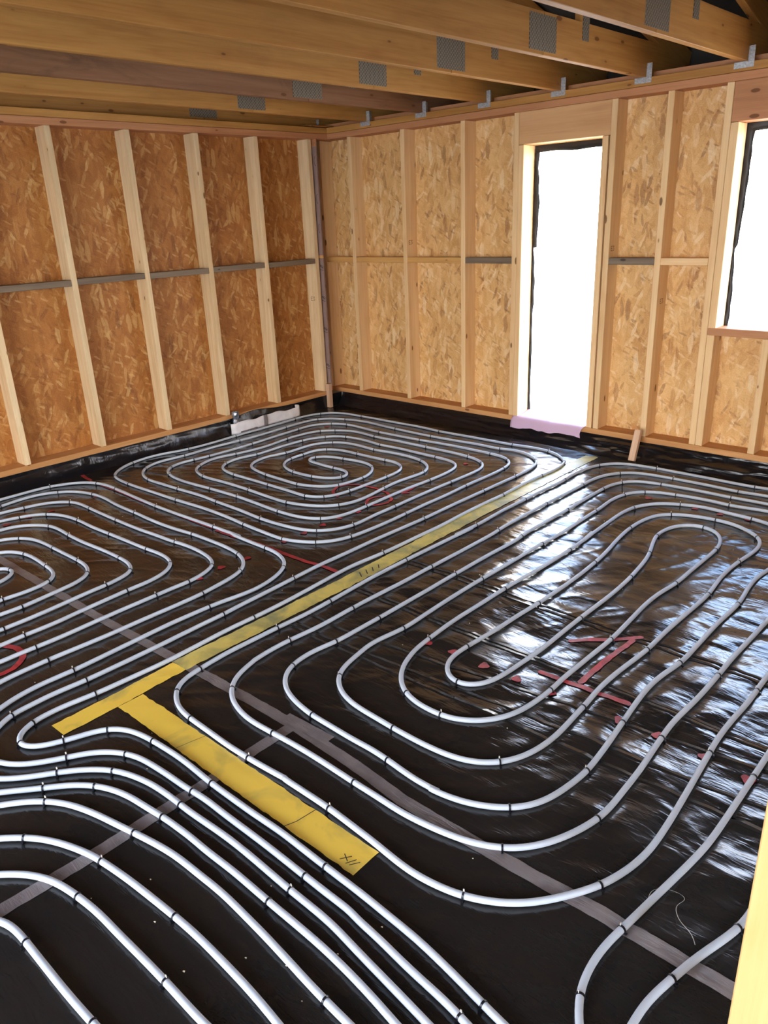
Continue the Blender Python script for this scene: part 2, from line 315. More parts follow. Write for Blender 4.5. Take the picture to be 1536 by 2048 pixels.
# ------------------------------------------------------------------ pipe centre lines and tie positions in metres on the floor
PIPES={
'A':[(5.024,-4.327),(4.967,-4.32),(4.886,-4.308),(4.816,-4.299),(4.72,-4.289),(4.624,-4.287),(4.547,-4.284),(4.469,-4.284),(4.36,-4.285),(4.244,-4.284),(4.151,-4.284),(4.029,-4.292),(3.927,-4.295),(3.814,-4.298),(3.621,-4.294),(3.527,-4.3),(3.437,-4.308),(3.382,-4.316),(3.327,-4.328),(3.28,-4.351),(3.245,-4.381),(3.223,-4.418),(3.207,-4.472),(3.185,-4.525),(3.172,-4.557),(3.152,-4.598),(3.122,-4.633),(3.088,-4.652),(3.059,-4.652),(3.027,-4.634),(2.996,-4.599),(2.978,-4.561),(2.972,-4.512),(2.97,-4.448),(2.978,-4.37),(2.99,-4.292),(2.995,-4.146),(3.001,-4.025),(3,-3.93),(2.992,-3.789),(2.983,-3.637),(2.984,-3.48),(2.982,-3.32),(2.97,-3.137),(2.945,-2.789),(2.962,-2.533),(2.963,-2.289),(2.962,-2.223),(2.964,-2.041),(2.95,-1.763),(2.945,-1.545),(2.947,-1.341),(2.938,-1.156),(2.931,-0.982),(2.936,-0.845),(2.944,-0.71),(2.936,-0.589),(2.906,-0.473),(2.852,-0.41),(2.767,-0.345),(2.655,-0.296),(2.48,-0.287),(2.319,-0.31),(2.113,-0.313),(1.844,-0.319),(1.575,-0.326),(1.322,-0.312),(1.085,-0.318),(0.84,-0.322),(0.591,-0.334),(0.398,-0.339),(0.277,-0.383),(0.185,-0.482),(0.135,-0.618),(0.133,-0.779),(0.148,-1.104),(0.156,-1.499),(0.175,-1.778),(0.16,-2.008),(0.098,-2.285),(0.12,-2.49),(0.181,-2.628),(0.282,-2.745),(0.372,-2.789),(0.616,-2.805),(0.905,-2.792),(1.207,-2.778),(1.507,-2.756),(1.8,-2.756),(1.952,-2.766),(2.156,-2.77),(2.341,-2.767),(2.454,-2.729),(2.539,-2.675),(2.61,-2.588),(2.645,-2.481),(2.661,-2.247),(2.655,-2.016),(2.645,-1.787),(2.646,-1.583),(2.634,-1.358),(2.632,-1.195),(2.633,-1.038),(2.623,-0.875),(2.59,-0.742),(2.529,-0.672),(2.437,-0.626),(2.318,-0.616),(1.935,-0.614),(1.602,-0.639),(1.385,-0.65),(1.155,-0.655),(0.928,-0.639),(0.714,-0.629),(0.551,-0.701),(0.455,-0.836),(0.454,-1.022),(0.471,-1.316),(0.49,-1.58),(0.497,-1.805),(0.487,-2.014),(0.473,-2.157),(0.46,-2.266),(0.498,-2.385),(0.563,-2.452),(0.688,-2.499),(0.882,-2.515),(1.192,-2.491),(1.489,-2.473),(1.713,-2.476),(1.958,-2.483),(2.117,-2.47),(2.213,-2.443),(2.273,-2.408),(2.331,-2.336),(2.357,-2.221),(2.358,-2.065),(2.349,-1.853),(2.342,-1.644),(2.351,-1.392),(2.347,-1.211),(2.318,-1.059),(2.283,-1.005),(2.207,-0.958),(2.03,-0.94),(1.831,-0.938),(1.638,-0.932),(1.422,-0.945),(1.203,-0.919),(1.012,-0.937),(0.907,-0.979),(0.864,-1.04),(0.808,-1.121),(0.777,-1.253),(0.77,-1.488),(0.782,-1.748),(0.748,-1.897),(0.774,-2.051),(0.837,-2.13),(0.931,-2.171),(1.07,-2.187),(1.273,-2.181),(1.484,-2.178),(1.701,-2.174),(1.869,-2.175),(1.948,-2.148),(1.997,-2.102),(2.029,-2.039),(2.048,-1.925),(2.052,-1.739),(2.049,-1.523),(2.031,-1.374),(1.988,-1.3),(1.884,-1.234),(1.758,-1.233),(1.61,-1.242),(1.452,-1.246),(1.274,-1.251),(1.148,-1.304),(1.1,-1.384),(1.1,-1.52),(1.109,-1.667),(1.164,-1.776),(1.287,-1.85),(1.386,-1.869),(1.492,-1.869),(1.596,-1.857),(1.721,-1.814),(1.794,-1.737),(1.784,-1.681),(1.742,-1.636),(1.674,-1.608),(1.568,-1.617),(1.387,-1.615),(1.267,-1.605),(1.229,-1.568),(1.239,-1.509),(1.338,-1.429),(1.458,-1.407),(1.627,-1.378),(1.764,-1.402),(1.835,-1.458),(1.897,-1.553),(1.924,-1.664),(1.915,-1.776),(1.893,-1.885),(1.843,-1.953),(1.761,-2.004),(1.633,-2.042),(1.471,-2.042),(1.285,-2.04),(1.134,-2.022),(1.007,-1.981),(0.94,-1.897),(0.907,-1.739),(0.949,-1.574),(0.947,-1.423),(0.953,-1.252),(1.04,-1.128),(1.152,-1.073),(1.318,-1.066),(1.482,-1.079),(1.652,-1.058),(1.844,-1.052),(1.998,-1.08),(2.11,-1.142),(2.164,-1.203),(2.203,-1.298),(2.195,-1.435),(2.187,-1.568),(2.204,-1.73),(2.233,-1.925),(2.234,-2.051),(2.197,-2.15),(2.131,-2.231),(2.017,-2.293),(1.867,-2.337),(1.677,-2.342),(1.445,-2.337),(1.167,-2.341),(0.916,-2.358),(0.795,-2.33),(0.711,-2.291),(0.654,-2.222),(0.595,-2.095),(0.587,-2),(0.625,-1.839),(0.656,-1.583),(0.62,-1.278),(0.619,-1.107),(0.663,-0.943),(0.775,-0.838),(0.91,-0.772),(1.054,-0.767),(1.215,-0.785),(1.495,-0.772),(1.798,-0.772),(2.057,-0.768),(2.231,-0.782),(2.35,-0.814),(2.431,-0.865),(2.485,-0.956),(2.499,-1.08),(2.5,-1.343),(2.499,-1.544),(2.502,-1.755),(2.51,-1.944),(2.514,-2.153),(2.525,-2.352),(2.484,-2.469),(2.414,-2.552),(2.324,-2.595),(2.171,-2.624),(1.972,-2.638),(1.71,-2.626),(1.472,-2.626),(1.273,-2.619),(1.007,-2.639),(0.814,-2.65),(0.624,-2.657),(0.466,-2.611),(0.347,-2.516),(0.286,-2.362),(0.306,-2.135),(0.296,-1.863),(0.313,-1.565),(0.319,-1.316),(0.302,-1.026),(0.298,-0.828),(0.325,-0.661),(0.417,-0.567),(0.552,-0.506),(0.751,-0.46),(0.983,-0.473),(1.181,-0.486),(1.4,-0.495),(1.61,-0.493),(1.833,-0.485),(2.089,-0.463),(2.306,-0.465),(2.403,-0.432),(2.505,-0.438),(2.606,-0.482),(2.701,-0.548),(2.751,-0.625),(2.784,-0.739),(2.798,-0.972),(2.795,-1.17),(2.797,-1.365),(2.797,-1.703),(2.803,-2.002),(2.792,-2.466),(2.795,-2.642),(2.794,-2.887),(2.807,-3.077),(2.821,-3.274),(2.831,-3.448),(2.841,-3.554),(2.844,-3.688),(2.852,-3.837),(2.859,-4.005),(2.861,-4.133),(2.862,-4.278),(2.853,-4.394),(2.854,-4.476),(2.863,-4.543),(2.858,-4.588),(2.899,-4.649),(2.96,-4.72),(3.05,-4.757),(3.129,-4.74),(3.166,-4.718),(3.21,-4.68),(3.248,-4.626),(3.282,-4.574),(3.309,-4.522),(3.343,-4.474),(3.38,-4.443),(3.439,-4.407),(3.499,-4.389),(3.586,-4.379),(3.698,-4.37),(3.793,-4.365),(3.794,-4.361),(3.974,-4.355),(4.168,-4.349),(4.353,-4.348),(4.457,-4.347),(4.558,-4.344),(4.536,-4.35),(4.639,-4.354),(4.741,-4.365),(4.833,-4.371),(4.898,-4.374),(4.942,-4.38),(4.96,-4.383)],
'B':[(4.891,-4.444),(4.804,-4.435),(4.707,-4.426),(4.603,-4.416),(4.526,-4.407),(4.442,-4.407),(4.343,-4.409),(4.178,-4.407),(4.049,-4.409),(3.922,-4.419),(3.816,-4.426),(3.816,-4.425),(3.733,-4.428),(3.64,-4.437),(3.539,-4.463),(3.477,-4.489),(3.437,-4.518),(3.383,-4.569),(3.334,-4.632),(3.279,-4.709),(3.217,-4.774),(3.13,-4.83),(3.03,-4.87),(2.92,-4.82),(2.83,-4.7),(2.783,-4.604),(2.76,-4.543),(2.743,-4.455),(2.741,-4.37),(2.745,-4.285),(2.738,-4.13),(2.726,-3.928),(2.717,-3.751),(2.72,-3.657),(2.72,-3.558),(2.728,-3.468),(2.742,-3.381),(2.747,-3.267),(2.729,-3.175),(2.699,-3.087),(2.656,-3.017),(2.621,-2.98),(2.554,-2.944),(2.458,-2.917),(2.368,-2.913),(2.198,-2.916),(2.007,-2.911),(2.134,-2.903),(1.834,-2.911),(1.459,-2.929),(1.192,-2.936),(0.933,-2.931),(0.622,-2.923),(0.486,-2.923),(0.388,-2.944),(0.278,-3.003),(0.216,-3.086),(0.157,-3.215),(0.147,-3.401),(0.15,-3.57),(0.15,-4.2),(0.15,-5.95),(0.23,-6.2),(0.5,-6.3),(1.284,-6.3),(2.069,-6.3),(2.339,-6.2),(2.419,-5.95),(2.419,-5),(2.419,-4.461),(2.418,-4.403),(2.418,-4.302),(2.42,-4.224),(2.413,-4.093),(2.404,-3.954),(2.398,-3.809),(2.395,-3.67),(2.39,-3.543),(2.394,-3.458),(2.368,-3.34),(2.329,-3.265),(2.305,-3.24),(2.209,-3.204),(2.095,-3.189),(1.973,-3.189),(1.852,-3.202),(1.838,-3.206),(1.665,-3.217),(1.463,-3.235),(1.21,-3.242),(1.04,-3.245),(0.859,-3.245),(0.725,-3.245),(0.616,-3.269),(0.501,-3.395),(0.465,-3.535),(0.443,-3.685),(0.443,-4.2),(0.443,-5.65),(0.523,-5.9),(0.793,-6),(1.282,-6),(1.771,-6),(2.041,-5.9),(2.121,-5.65),(2.121,-5),(2.121,-4.344),(2.119,-4.325),(2.117,-4.217),(2.101,-4.044),(2.081,-3.894),(2.069,-3.759),(2.056,-3.679),(2.026,-3.599),(1.986,-3.567),(1.893,-3.541),(1.798,-3.537),(1.625,-3.543),(1.414,-3.561),(1.226,-3.566),(1.078,-3.56),(0.954,-3.572),(0.843,-3.643),(0.781,-3.719),(0.767,-3.813),(0.767,-4.2),(0.767,-5.35),(0.847,-5.6),(1.117,-5.7),(1.28,-5.7),(1.443,-5.7),(1.713,-5.6),(1.793,-5.35),(1.793,-5),(1.793,-4.215),(1.792,-4.202),(1.802,-4.118),(1.797,-4.025),(1.772,-3.935),(1.729,-3.897),(1.656,-3.871),(1.552,-3.866),(1.386,-3.861),(1.276,-3.872),(1.163,-3.922),(1.136,-3.958),(1.136,-4.9),(1.166,-5.15),(1.255,-5.25),(1.344,-5.15),(1.374,-4.9),(1.374,-4.051),(1.411,-4.022),(1.45,-4.012),(1.493,-4.021),(1.53,-4.055),(1.566,-4.126),(1.566,-5),(1.566,-5.2),(1.486,-5.45),(1.216,-5.55),(1.252,-5.55),(1.289,-5.55),(1.019,-5.45),(0.939,-5.2),(0.939,-4.2),(0.939,-3.88),(1.008,-3.788),(1.079,-3.745),(1.203,-3.725),(1.336,-3.721),(1.481,-3.716),(1.635,-3.711),(1.741,-3.716),(1.837,-3.749),(1.874,-3.783),(1.912,-3.854),(1.927,-3.941),(1.945,-4.056),(1.961,-4.171),(1.956,-4.279),(1.956,-5),(1.956,-5.5),(1.876,-5.75),(1.606,-5.85),(1.276,-5.85),(0.947,-5.85),(0.677,-5.75),(0.597,-5.5),(0.597,-4.2),(0.597,-3.746),(0.633,-3.636),(0.663,-3.548),(0.732,-3.48),(0.838,-3.429),(1.007,-3.403),(1.19,-3.404),(1.411,-3.391),(1.634,-3.378),(1.801,-3.37),(1.924,-3.357),(2.033,-3.363),(2.111,-3.391),(2.156,-3.432),(2.194,-3.497),(2.217,-3.591),(2.221,-3.721),(2.234,-3.864),(2.248,-4.012),(2.265,-4.153),(2.265,-4.292),(2.273,-4.404),(2.273,-5),(2.273,-5.8),(2.193,-6.05),(1.923,-6.15),(1.286,-6.15),(0.649,-6.15),(0.379,-6.05),(0.299,-5.8),(0.299,-4.2),(0.299,-3.629),(0.274,-3.51),(0.274,-3.341),(0.341,-3.221),(0.434,-3.141),(0.604,-3.086),(0.739,-3.077),(0.955,-3.094),(1.199,-3.094),(1.465,-3.098),(1.7,-3.083),(1.825,-3.065),(2.02,-3.055),(2.178,-3.054),(2.303,-3.067),(2.398,-3.101),(2.469,-3.154),(2.509,-3.207),(2.538,-3.298),(2.554,-3.393),(2.57,-3.494),(2.574,-3.583),(2.576,-3.662),(2.576,-3.84),(2.58,-4.047),(2.572,-4.311),(2.576,-4.412),(2.584,-4.526),(2.63,-4.66),(2.75,-4.84),(2.92,-4.97),(3.08,-4.99),(3.2,-4.91),(3.285,-4.801),(3.379,-4.694),(3.44,-4.62),(3.506,-4.568),(3.563,-4.541),(3.649,-4.516),(3.755,-4.505),(3.808,-4.494),(3.919,-4.487),(3.945,-4.483),(4.039,-4.484),(4.143,-4.477),(4.266,-4.475),(4.334,-4.475),(4.408,-4.473),(4.564,-4.471),(4.664,-4.476),(4.738,-4.482),(4.835,-4.494)],
'C':[(5.251,-4.126),(5.249,-4.079),(5.255,-4.031),(5.271,-3.963),(5.289,-3.881),(5.321,-3.778),(5.345,-3.695),(5.348,-3.622),(5.35,-3),(5.34,-2),(5.34,-0.75),(5.26,-0.4),(5,-0.24),(4.274,-0.204),(4.199,-0.218),(4.039,-0.221),(3.905,-0.217),(3.722,-0.217),(3.507,-0.22),(3.338,-0.235),(3.225,-0.278),(3.142,-0.389),(3.108,-0.549),(3.108,-0.77),(3.117,-0.837),(3.113,-1.053),(3.113,-1.326),(3.114,-1.566),(3.13,-1.887),(3.121,-2.112),(3.136,-1.896),(3.131,-2.227),(3.128,-2.526),(3.13,-2.776),(3.141,-2.981),(3.151,-3.128),(3.158,-3.303),(3.152,-3.469),(3.152,-3.614),(3.151,-3.759),(3.166,-3.909),(3.176,-3.978),(3.196,-4.036),(3.239,-4.079),(3.296,-4.113),(3.361,-4.133),(3.438,-4.138),(3.55,-4.138),(3.677,-4.14),(3.788,-4.135),(3.889,-4.127),(4.014,-4.114),(3.946,-4.121),(4.053,-4.118),(4.191,-4.115),(4.272,-4.117),(4.347,-4.122),(4.388,-4.121),(4.479,-4.13),(4.585,-4.134),(4.671,-4.12),(4.733,-4.104),(4.795,-4.073),(4.854,-4.033),(4.893,-3.994),(4.938,-3.934),(4.97,-3.883),(5.004,-3.821),(5.025,-3.761),(5.044,-3.679),(5.051,-3.609),(5.049,-3.516),(5.042,-3.407),(5.032,-3.285),(5.014,-3.076),(5.005,-2.972),(5.004,-2.846),(5.01,-2.662),(5.007,-2.584),(5.005,-2.451),(5.02,-1.8),(5.02,-1),(4.96,-0.68),(4.75,-0.54),(4.367,-0.492),(4.262,-0.497),(4.14,-0.505),(3.932,-0.505),(3.689,-0.524),(3.585,-0.541),(3.506,-0.575),(3.455,-0.647),(3.422,-0.753),(3.419,-0.848),(3.422,-1.054),(3.43,-1.318),(3.431,-1.535),(3.44,-1.864),(3.446,-1.872),(3.445,-2.211),(3.449,-2.503),(3.455,-2.73),(3.458,-2.933),(3.46,-3.094),(3.46,-3.294),(3.459,-3.384),(3.443,-3.476),(3.442,-3.567),(3.458,-3.648),(3.492,-3.709),(3.543,-3.754),(3.616,-3.789),(3.702,-3.808),(3.775,-3.818),(3.893,-3.818),(4.033,-3.819),(4.09,-3.814),(4.182,-3.819),(4.292,-3.83),(4.38,-3.831),(4.454,-3.82),(4.355,-3.835),(4.434,-3.829),(4.524,-3.806),(4.592,-3.771),(4.643,-3.733),(4.688,-3.678),(4.716,-3.605),(4.729,-3.528),(4.739,-3.445),(4.73,-3.304),(4.721,-3.219),(4.707,-3.102),(4.692,-2.978),(4.68,-2.843),(4.684,-2.709),(4.702,-2.587),(4.7,-2.392),(4.695,-2.162),(4.699,-1.916),(4.675,-1.711),(4.67,-1.567),(4.683,-1.459),(4.7,-1.25),(4.68,-1.05),(4.6,-0.9),(4.474,-0.82),(4.366,-0.798),(4.249,-0.793),(4.084,-0.778),(3.943,-0.818),(3.833,-0.881),(3.779,-0.951),(3.739,-1.04),(3.724,-1.194),(3.733,-1.377),(3.741,-1.55),(3.758,-1.731),(3.728,-1.53),(3.752,-1.695),(3.759,-1.852),(3.762,-2.048),(3.758,-2.297),(3.758,-2.237),(3.749,-2.475),(3.751,-2.688),(3.752,-2.894),(3.768,-3.102),(3.78,-3.206),(3.812,-3.303),(3.808,-3.299),(3.855,-3.384),(3.899,-3.433),(3.967,-3.478),(4.049,-3.5),(4.16,-3.5),(4.219,-3.487),(4.278,-3.451),(4.327,-3.403),(4.371,-3.32),(4.39,-3.215),(4.396,-3.092),(4.389,-2.972),(4.391,-2.914),(4.392,-2.764),(4.394,-2.589),(4.38,-2.379),(4.366,-2.188),(4.367,-2.048),(4.384,-1.898),(4.383,-1.697),(4.383,-1.511),(4.381,-1.36),(4.364,-1.26),(4.326,-1.171),(4.272,-1.115),(4.202,-1.093),(4.137,-1.105),(4.082,-1.16),(4.05,-1.249),(4.044,-1.372),(4.081,-1.51),(4.12,-1.626),(4.147,-1.745),(4.163,-1.856),(4.178,-1.973),(4.193,-2.211),(4.194,-2.503),(4.199,-2.706),(4.203,-2.873),(4.197,-2.992),(4.192,-3.104),(4.178,-3.196),(4.146,-3.258),(4.112,-3.283),(4.076,-3.292),(4.027,-3.278),(3.982,-3.24),(3.954,-3.199),(3.939,-3.131),(3.94,-3.04),(3.953,-2.862),(3.957,-2.655),(3.965,-2.498),(3.965,-2.191),(3.949,-1.916),(3.929,-1.747),(3.897,-1.564),(3.876,-1.37),(3.885,-1.175),(3.919,-1.067),(3.97,-1.014),(4.079,-0.964),(4.212,-0.943),(4.322,-0.95),(4.421,-1),(4.493,-1.053),(4.534,-1.127),(4.549,-1.206),(4.546,-1.319),(4.531,-1.457),(4.528,-1.64),(4.533,-1.723),(4.554,-1.925),(4.551,-2.177),(4.548,-2.379),(4.552,-2.578),(4.537,-2.812),(4.536,-2.963),(4.549,-3.098),(4.551,-3.161),(4.557,-3.228),(4.561,-3.325),(4.553,-3.426),(4.529,-3.512),(4.486,-3.582),(4.44,-3.622),(4.378,-3.652),(4.302,-3.667),(4.187,-3.675),(4.081,-3.675),(3.981,-3.671),(3.912,-3.67),(3.835,-3.662),(3.779,-3.647),(3.715,-3.611),(3.675,-3.577),(3.647,-3.531),(3.624,-3.458),(3.608,-3.362),(3.596,-3.33),(3.6,-3.225),(3.617,-3.106),(3.608,-2.913),(3.598,-2.697),(3.594,-2.457),(3.596,-2.179),(3.594,-1.877),(3.595,-1.877),(3.596,-1.599),(3.589,-1.434),(3.582,-1.26),(3.577,-1.134),(3.565,-1.008),(3.583,-0.854),(3.61,-0.787),(3.665,-0.73),(3.745,-0.686),(3.843,-0.666),(4.03,-0.642),(4.197,-0.65),(4.31,-0.635),(4.408,-0.617),(4.65,-0.68),(4.82,-0.82),(4.87,-1.1),(4.87,-1.6),(4.856,-1.993),(4.854,-2.209),(4.851,-2.415),(4.855,-2.587),(4.855,-2.792),(4.846,-2.989),(4.853,-3.091),(4.862,-3.195),(4.873,-3.317),(4.876,-3.427),(4.88,-3.524),(4.876,-3.591),(4.836,-3.727),(4.795,-3.807),(4.757,-3.855),(4.715,-3.891),(4.642,-3.929),(4.582,-3.947),(4.492,-3.964),(4.393,-3.976),(4.277,-3.975),(4.175,-3.977),(4.126,-3.976),(3.993,-3.975),(3.855,-3.979),(3.753,-3.987),(3.61,-3.994),(3.524,-3.979),(3.448,-3.952),(3.394,-3.914),(3.347,-3.861),(3.313,-3.781),(3.294,-3.696),(3.301,-3.751),(3.287,-3.647),(3.285,-3.512),(3.297,-3.343),(3.291,-3.119),(3.291,-2.944),(3.296,-2.752),(3.292,-2.514),(3.292,-2.214),(3.284,-1.885),(3.281,-1.875),(3.269,-1.577),(3.267,-1.317),(3.269,-1.042),(3.272,-0.875),(3.267,-0.723),(3.291,-0.581),(3.352,-0.464),(3.439,-0.399),(3.545,-0.376),(3.693,-0.367),(3.918,-0.361),(4.148,-0.369),(4.321,-0.348),(4.9,-0.4),(5.11,-0.55),(5.18,-0.85),(5.18,-1.8),(5.167,-2.946),(5.169,-3.099),(5.17,-3.24),(5.171,-3.372),(5.169,-3.489),(5.154,-3.621),(5.136,-3.75),(5.116,-3.902),(5.105,-3.973),(5.104,-4.054),(5.112,-4.109),(5.12,-4.145),(5.137,-4.178),(5.158,-4.208)],
'D5':[(3,-6.3),(3,-5.5),(3.1,-5.12),(3.26,-4.93),(3.352,-4.827),(3.384,-4.776),(3.444,-4.72),(3.499,-4.681),(3.561,-4.656),(3.644,-4.63),(3.734,-4.61),(3.816,-4.59),(3.903,-4.571),(3.991,-4.556),(4.11,-4.55),(4.204,-4.544),(4.348,-4.548),(4.449,-4.552),(4.563,-4.56),(4.668,-4.566),(4.752,-4.568)],
'D6':[(3.15,-6.3),(3.15,-5.5),(3.25,-5.2),(3.4,-5),(3.502,-4.886),(3.552,-4.837),(3.598,-4.803),(3.652,-4.774),(3.737,-4.742),(3.798,-4.723),(3.849,-4.715),(3.939,-4.701),(4.063,-4.688),(4.187,-4.677),(4.264,-4.672),(4.382,-4.671),(4.494,-4.672),(4.577,-4.676),(4.626,-4.68)],
'D7':[(3.3,-6.3),(3.3,-5.55),(3.4,-5.25),(3.56,-5.05),(3.649,-4.944),(3.686,-4.909),(3.726,-4.88),(3.782,-4.853),(3.835,-4.838),(3.908,-4.826),(3.999,-4.814),(4.102,-4.811),(4.197,-4.806),(4.322,-4.801),(4.403,-4.8),(4.478,-4.799),(4.492,-4.798)],
'D8':[(3.45,-6.3),(3.45,-5.6),(3.55,-5.3),(3.71,-5.1),(3.812,-5.008),(3.84,-4.997),(3.885,-4.991),(3.949,-4.99),(4.054,-4.987),(4.159,-4.984),(4.234,-4.98),(4.293,-4.976)],
}
CLIPS=[(0.157,-3.215),(0.388,-2.944),(0.622,-2.923),(1.192,-2.936),(0.341,-3.221),(0.604,-3.086),(1.199,-3.094),(1.825,-3.063),(0.468,-3.532),(0.616,-3.269),(0.859,-3.245),(1.21,-3.242),(1.847,-3.207),(0.633,-3.636),(0.732,-3.48),(1.016,-3.402),(1.411,-3.391),(1.804,-3.367),(2.111,-3.395),(2.221,-3.721),(0.957,-3.575),(1.226,-3.566),(1.802,-3.538),(2.017,-3.585),(2.074,-3.761),(1.009,-3.786),(1.338,-3.72),(1.635,-3.711),(1.852,-3.758),(1.285,-3.874),(1.565,-3.871),(1.774,-3.94),(1.441,-4.019),(1.781,-4.197),(0.298,-3.62),(0.131,-2.5),(0.341,-2.769),(0.606,-2.797),(1.209,-2.782),(0.29,-2.128),(0.362,-2.525),(0.635,-2.656),(0.997,-2.636),(0.472,-2.158),(0.488,-2.389),(0.651,-2.491),(0.636,-2.226),(2.392,-3.461),(2.39,-3.669),(1.961,-4.174),(2.119,-4.325),(2.269,-4.297),(2.42,-4.304),(2.572,-4.311),(2.745,-4.285),(2.862,-4.278),(2.99,-4.292),(2.871,-4.592),(2.976,-4.558),(3.07,-4.652),(3.185,-4.525),(3.246,-4.383),(3.44,-4.31),(3.284,-4.572),(3.441,-4.409),(3.794,-4.365),(3.335,-4.632),(3.475,-4.491),(3.817,-4.428),(3.38,-4.693),(3.507,-4.568),(3.808,-4.494),(3.444,-4.72),(3.814,-4.591),(3.556,-4.839),(3.846,-4.716),(3.91,-4.827),(4.187,-4.679),(4.324,-4.801),(3.95,-4.989),(4.292,-4.97),(0.162,-2.006),(0.158,-1.497),(0.306,-2.135),(0.313,-1.565),(0.302,-1.026),(0.487,-2.014),(0.49,-1.58),(0.473,-2.157),(0.625,-1.839),(0.62,-1.278),(0.659,-2.226),(0.787,-1.754),(0.774,-2.051),(0.952,-1.572),(1.102,-1.664),(0.916,-2.358),(1.07,-2.187),(1.287,-2.039),(1.39,-1.866),(1.644,-2.042),(1.48,-2.181),(1.445,-2.337),(1.866,-2.339),(1.192,-2.491),(1.489,-2.473),(1.958,-2.483),(1.005,-2.641),(1.472,-2.626),(1.971,-2.639),(1.207,-2.778),(1.952,-2.766),(2.338,-2.765),(1.192,-2.933),(1.834,-2.911),(1.195,-3.094),(2.366,-2.907),(0.133,-0.779),(0.185,-0.482),(0.598,-0.341),(1.565,-0.317),(0.294,-1.02),(0.323,-0.662),(0.552,-0.506),(1.181,-0.486),(1.61,-0.493),(0.456,-1.021),(0.56,-0.706),(0.712,-0.631),(1.155,-0.655),(1.602,-0.639),(0.62,-1.278),(0.656,-0.937),(0.775,-0.838),(1.215,-0.785),(1.798,-0.772),(0.777,-1.253),(0.864,-1.04),(1.009,-0.939),(1.422,-0.945),(2.032,-0.938),(0.782,-1.748),(0.949,-1.574),(1.034,-1.122),(1.482,-1.079),(2.005,-1.084),(2.207,-1.295),(1.1,-1.52),(1.154,-1.309),(1.452,-1.246),(1.758,-1.233),(1.985,-1.301),(2.049,-1.531),(1.104,-1.663),(1.239,-1.509),(1.458,-1.407),(1.807,-1.439),(1.92,-1.666),(1.573,-1.622),(1.796,-1.74),(1.596,-1.857),(1.386,-1.869),(1.893,-1.885),(1.633,-2.042),(1.285,-2.04),(2.048,-1.925),(1.997,-2.102),(1.869,-2.175),(1.482,-2.18),(2.204,-1.73),(2.197,-2.15),(1.861,-2.342),(2.355,-1.4),(2.358,-2.065),(2.273,-2.408),(1.958,-2.483),(2.517,-1.945),(2.525,-2.352),(2.415,-2.551),(1.972,-2.638),(2.655,-2.016),(2.645,-2.481),(2.539,-2.675),(2.338,-2.765),(2.319,-0.31),(2.655,-0.296),(2.9,-0.469),(2.308,-0.464),(2.707,-0.556),(2.318,-0.616),(2.539,-0.677),(2.231,-0.782),(2.409,-0.853),(2.936,-0.845),(2.801,-0.977),(2.623,-0.875),(2.947,-1.341),(2.798,-1.364),(2.634,-1.358),(2.5,-1.343),(2.803,-2.002),(3.104,-0.825),(3.115,-1.325),(3.13,-1.887),(3.262,-0.841),(3.267,-1.317),(3.281,-1.875),(3.432,-1.324),(3.44,-1.864),(3.577,-1.243),(3.595,-1.877),(3.142,-0.389),(3.507,-0.22),(4.199,-0.218),(3.353,-0.463),(3.697,-0.364),(4.146,-0.364),(3.419,-0.848),(3.455,-0.647),(3.691,-0.523),(4.141,-0.504),(3.577,-1.243),(3.581,-0.856),(3.669,-0.733),(3.843,-0.666),(4.194,-0.643),(3.757,-1.859),(3.741,-1.044),(3.944,-0.817),(4.373,-0.807),(3.874,-1.366),(3.97,-1.02),(4.216,-0.948),(4.498,-1.057),(4.531,-1.461),(3.949,-1.916),(4.052,-1.379),(4.122,-1.629),(4.175,-1.964),(4.21,-1.113),(4.383,-1.365),(4.384,-1.894),(1.828,-3.063),(2.303,-3.067),(2.504,-3.205),(2.392,-3.46),(2.33,-3.253),(2.57,-3.494),(2.371,-2.91),(2.66,-3.02),(2.719,-3.559),(2.841,-3.554),(2.807,-3.077),(2.984,-3.48),(3.151,-3.128),(3.152,-3.469),(3.166,-3.909),(3.292,-3.11),(3.286,-3.512),(3.457,-3.386),(3.454,-3.648),(2.962,-2.533),(3.125,-2.524),(3.29,-2.51),(3.284,-1.885),(3.449,-2.503),(3.446,-1.872),(3.29,-3.114),(3.46,-3.094),(3.617,-3.106),(3.594,-2.457),(3.75,-2.47),(3.963,-2.497),(3.766,-3.101),(3.943,-3.044),(3.963,-2.495),(4.194,-2.503),(4.397,-2.594),(4.547,-2.581),(4.559,-1.921),(4.701,-2.587),(4.698,-1.915),(4.857,-2.586),(5.009,-2.582),(4.553,-3.103),(3.233,-4.075),(3.398,-3.915),(3.434,-4.133),(3.753,-3.987),(3.793,-4.136),(4.183,-3.978),(3.775,-3.818),(3.672,-3.57),(4.083,-3.299),(3.971,-3.48),(4.162,-3.503),(4.083,-3.674),(4.183,-3.821),(4.486,-3.582),(4.551,-3.102),(4.396,-3.092),(4.705,-3.106),(4.732,-3.422),(4.855,-3.091),(4.876,-3.59),(5.014,-3.071),(5.168,-3.098),(3.814,-4.298),(3.797,-4.37),(3.816,-4.426),(4.19,-4.108),(4.36,-4.285),(4.353,-4.348),(4.343,-4.409),(4.336,-4.474),(4.184,-4.677),(4.669,-4.565),(4.73,-4.101),(4.718,-3.894),(4.643,-3.733),(4.943,-4.381),(4.968,-4.319),(5.003,-3.819),(5.116,-3.905),(5.342,-3.698),(5.272,-3.962),(5.12,-4.141)]
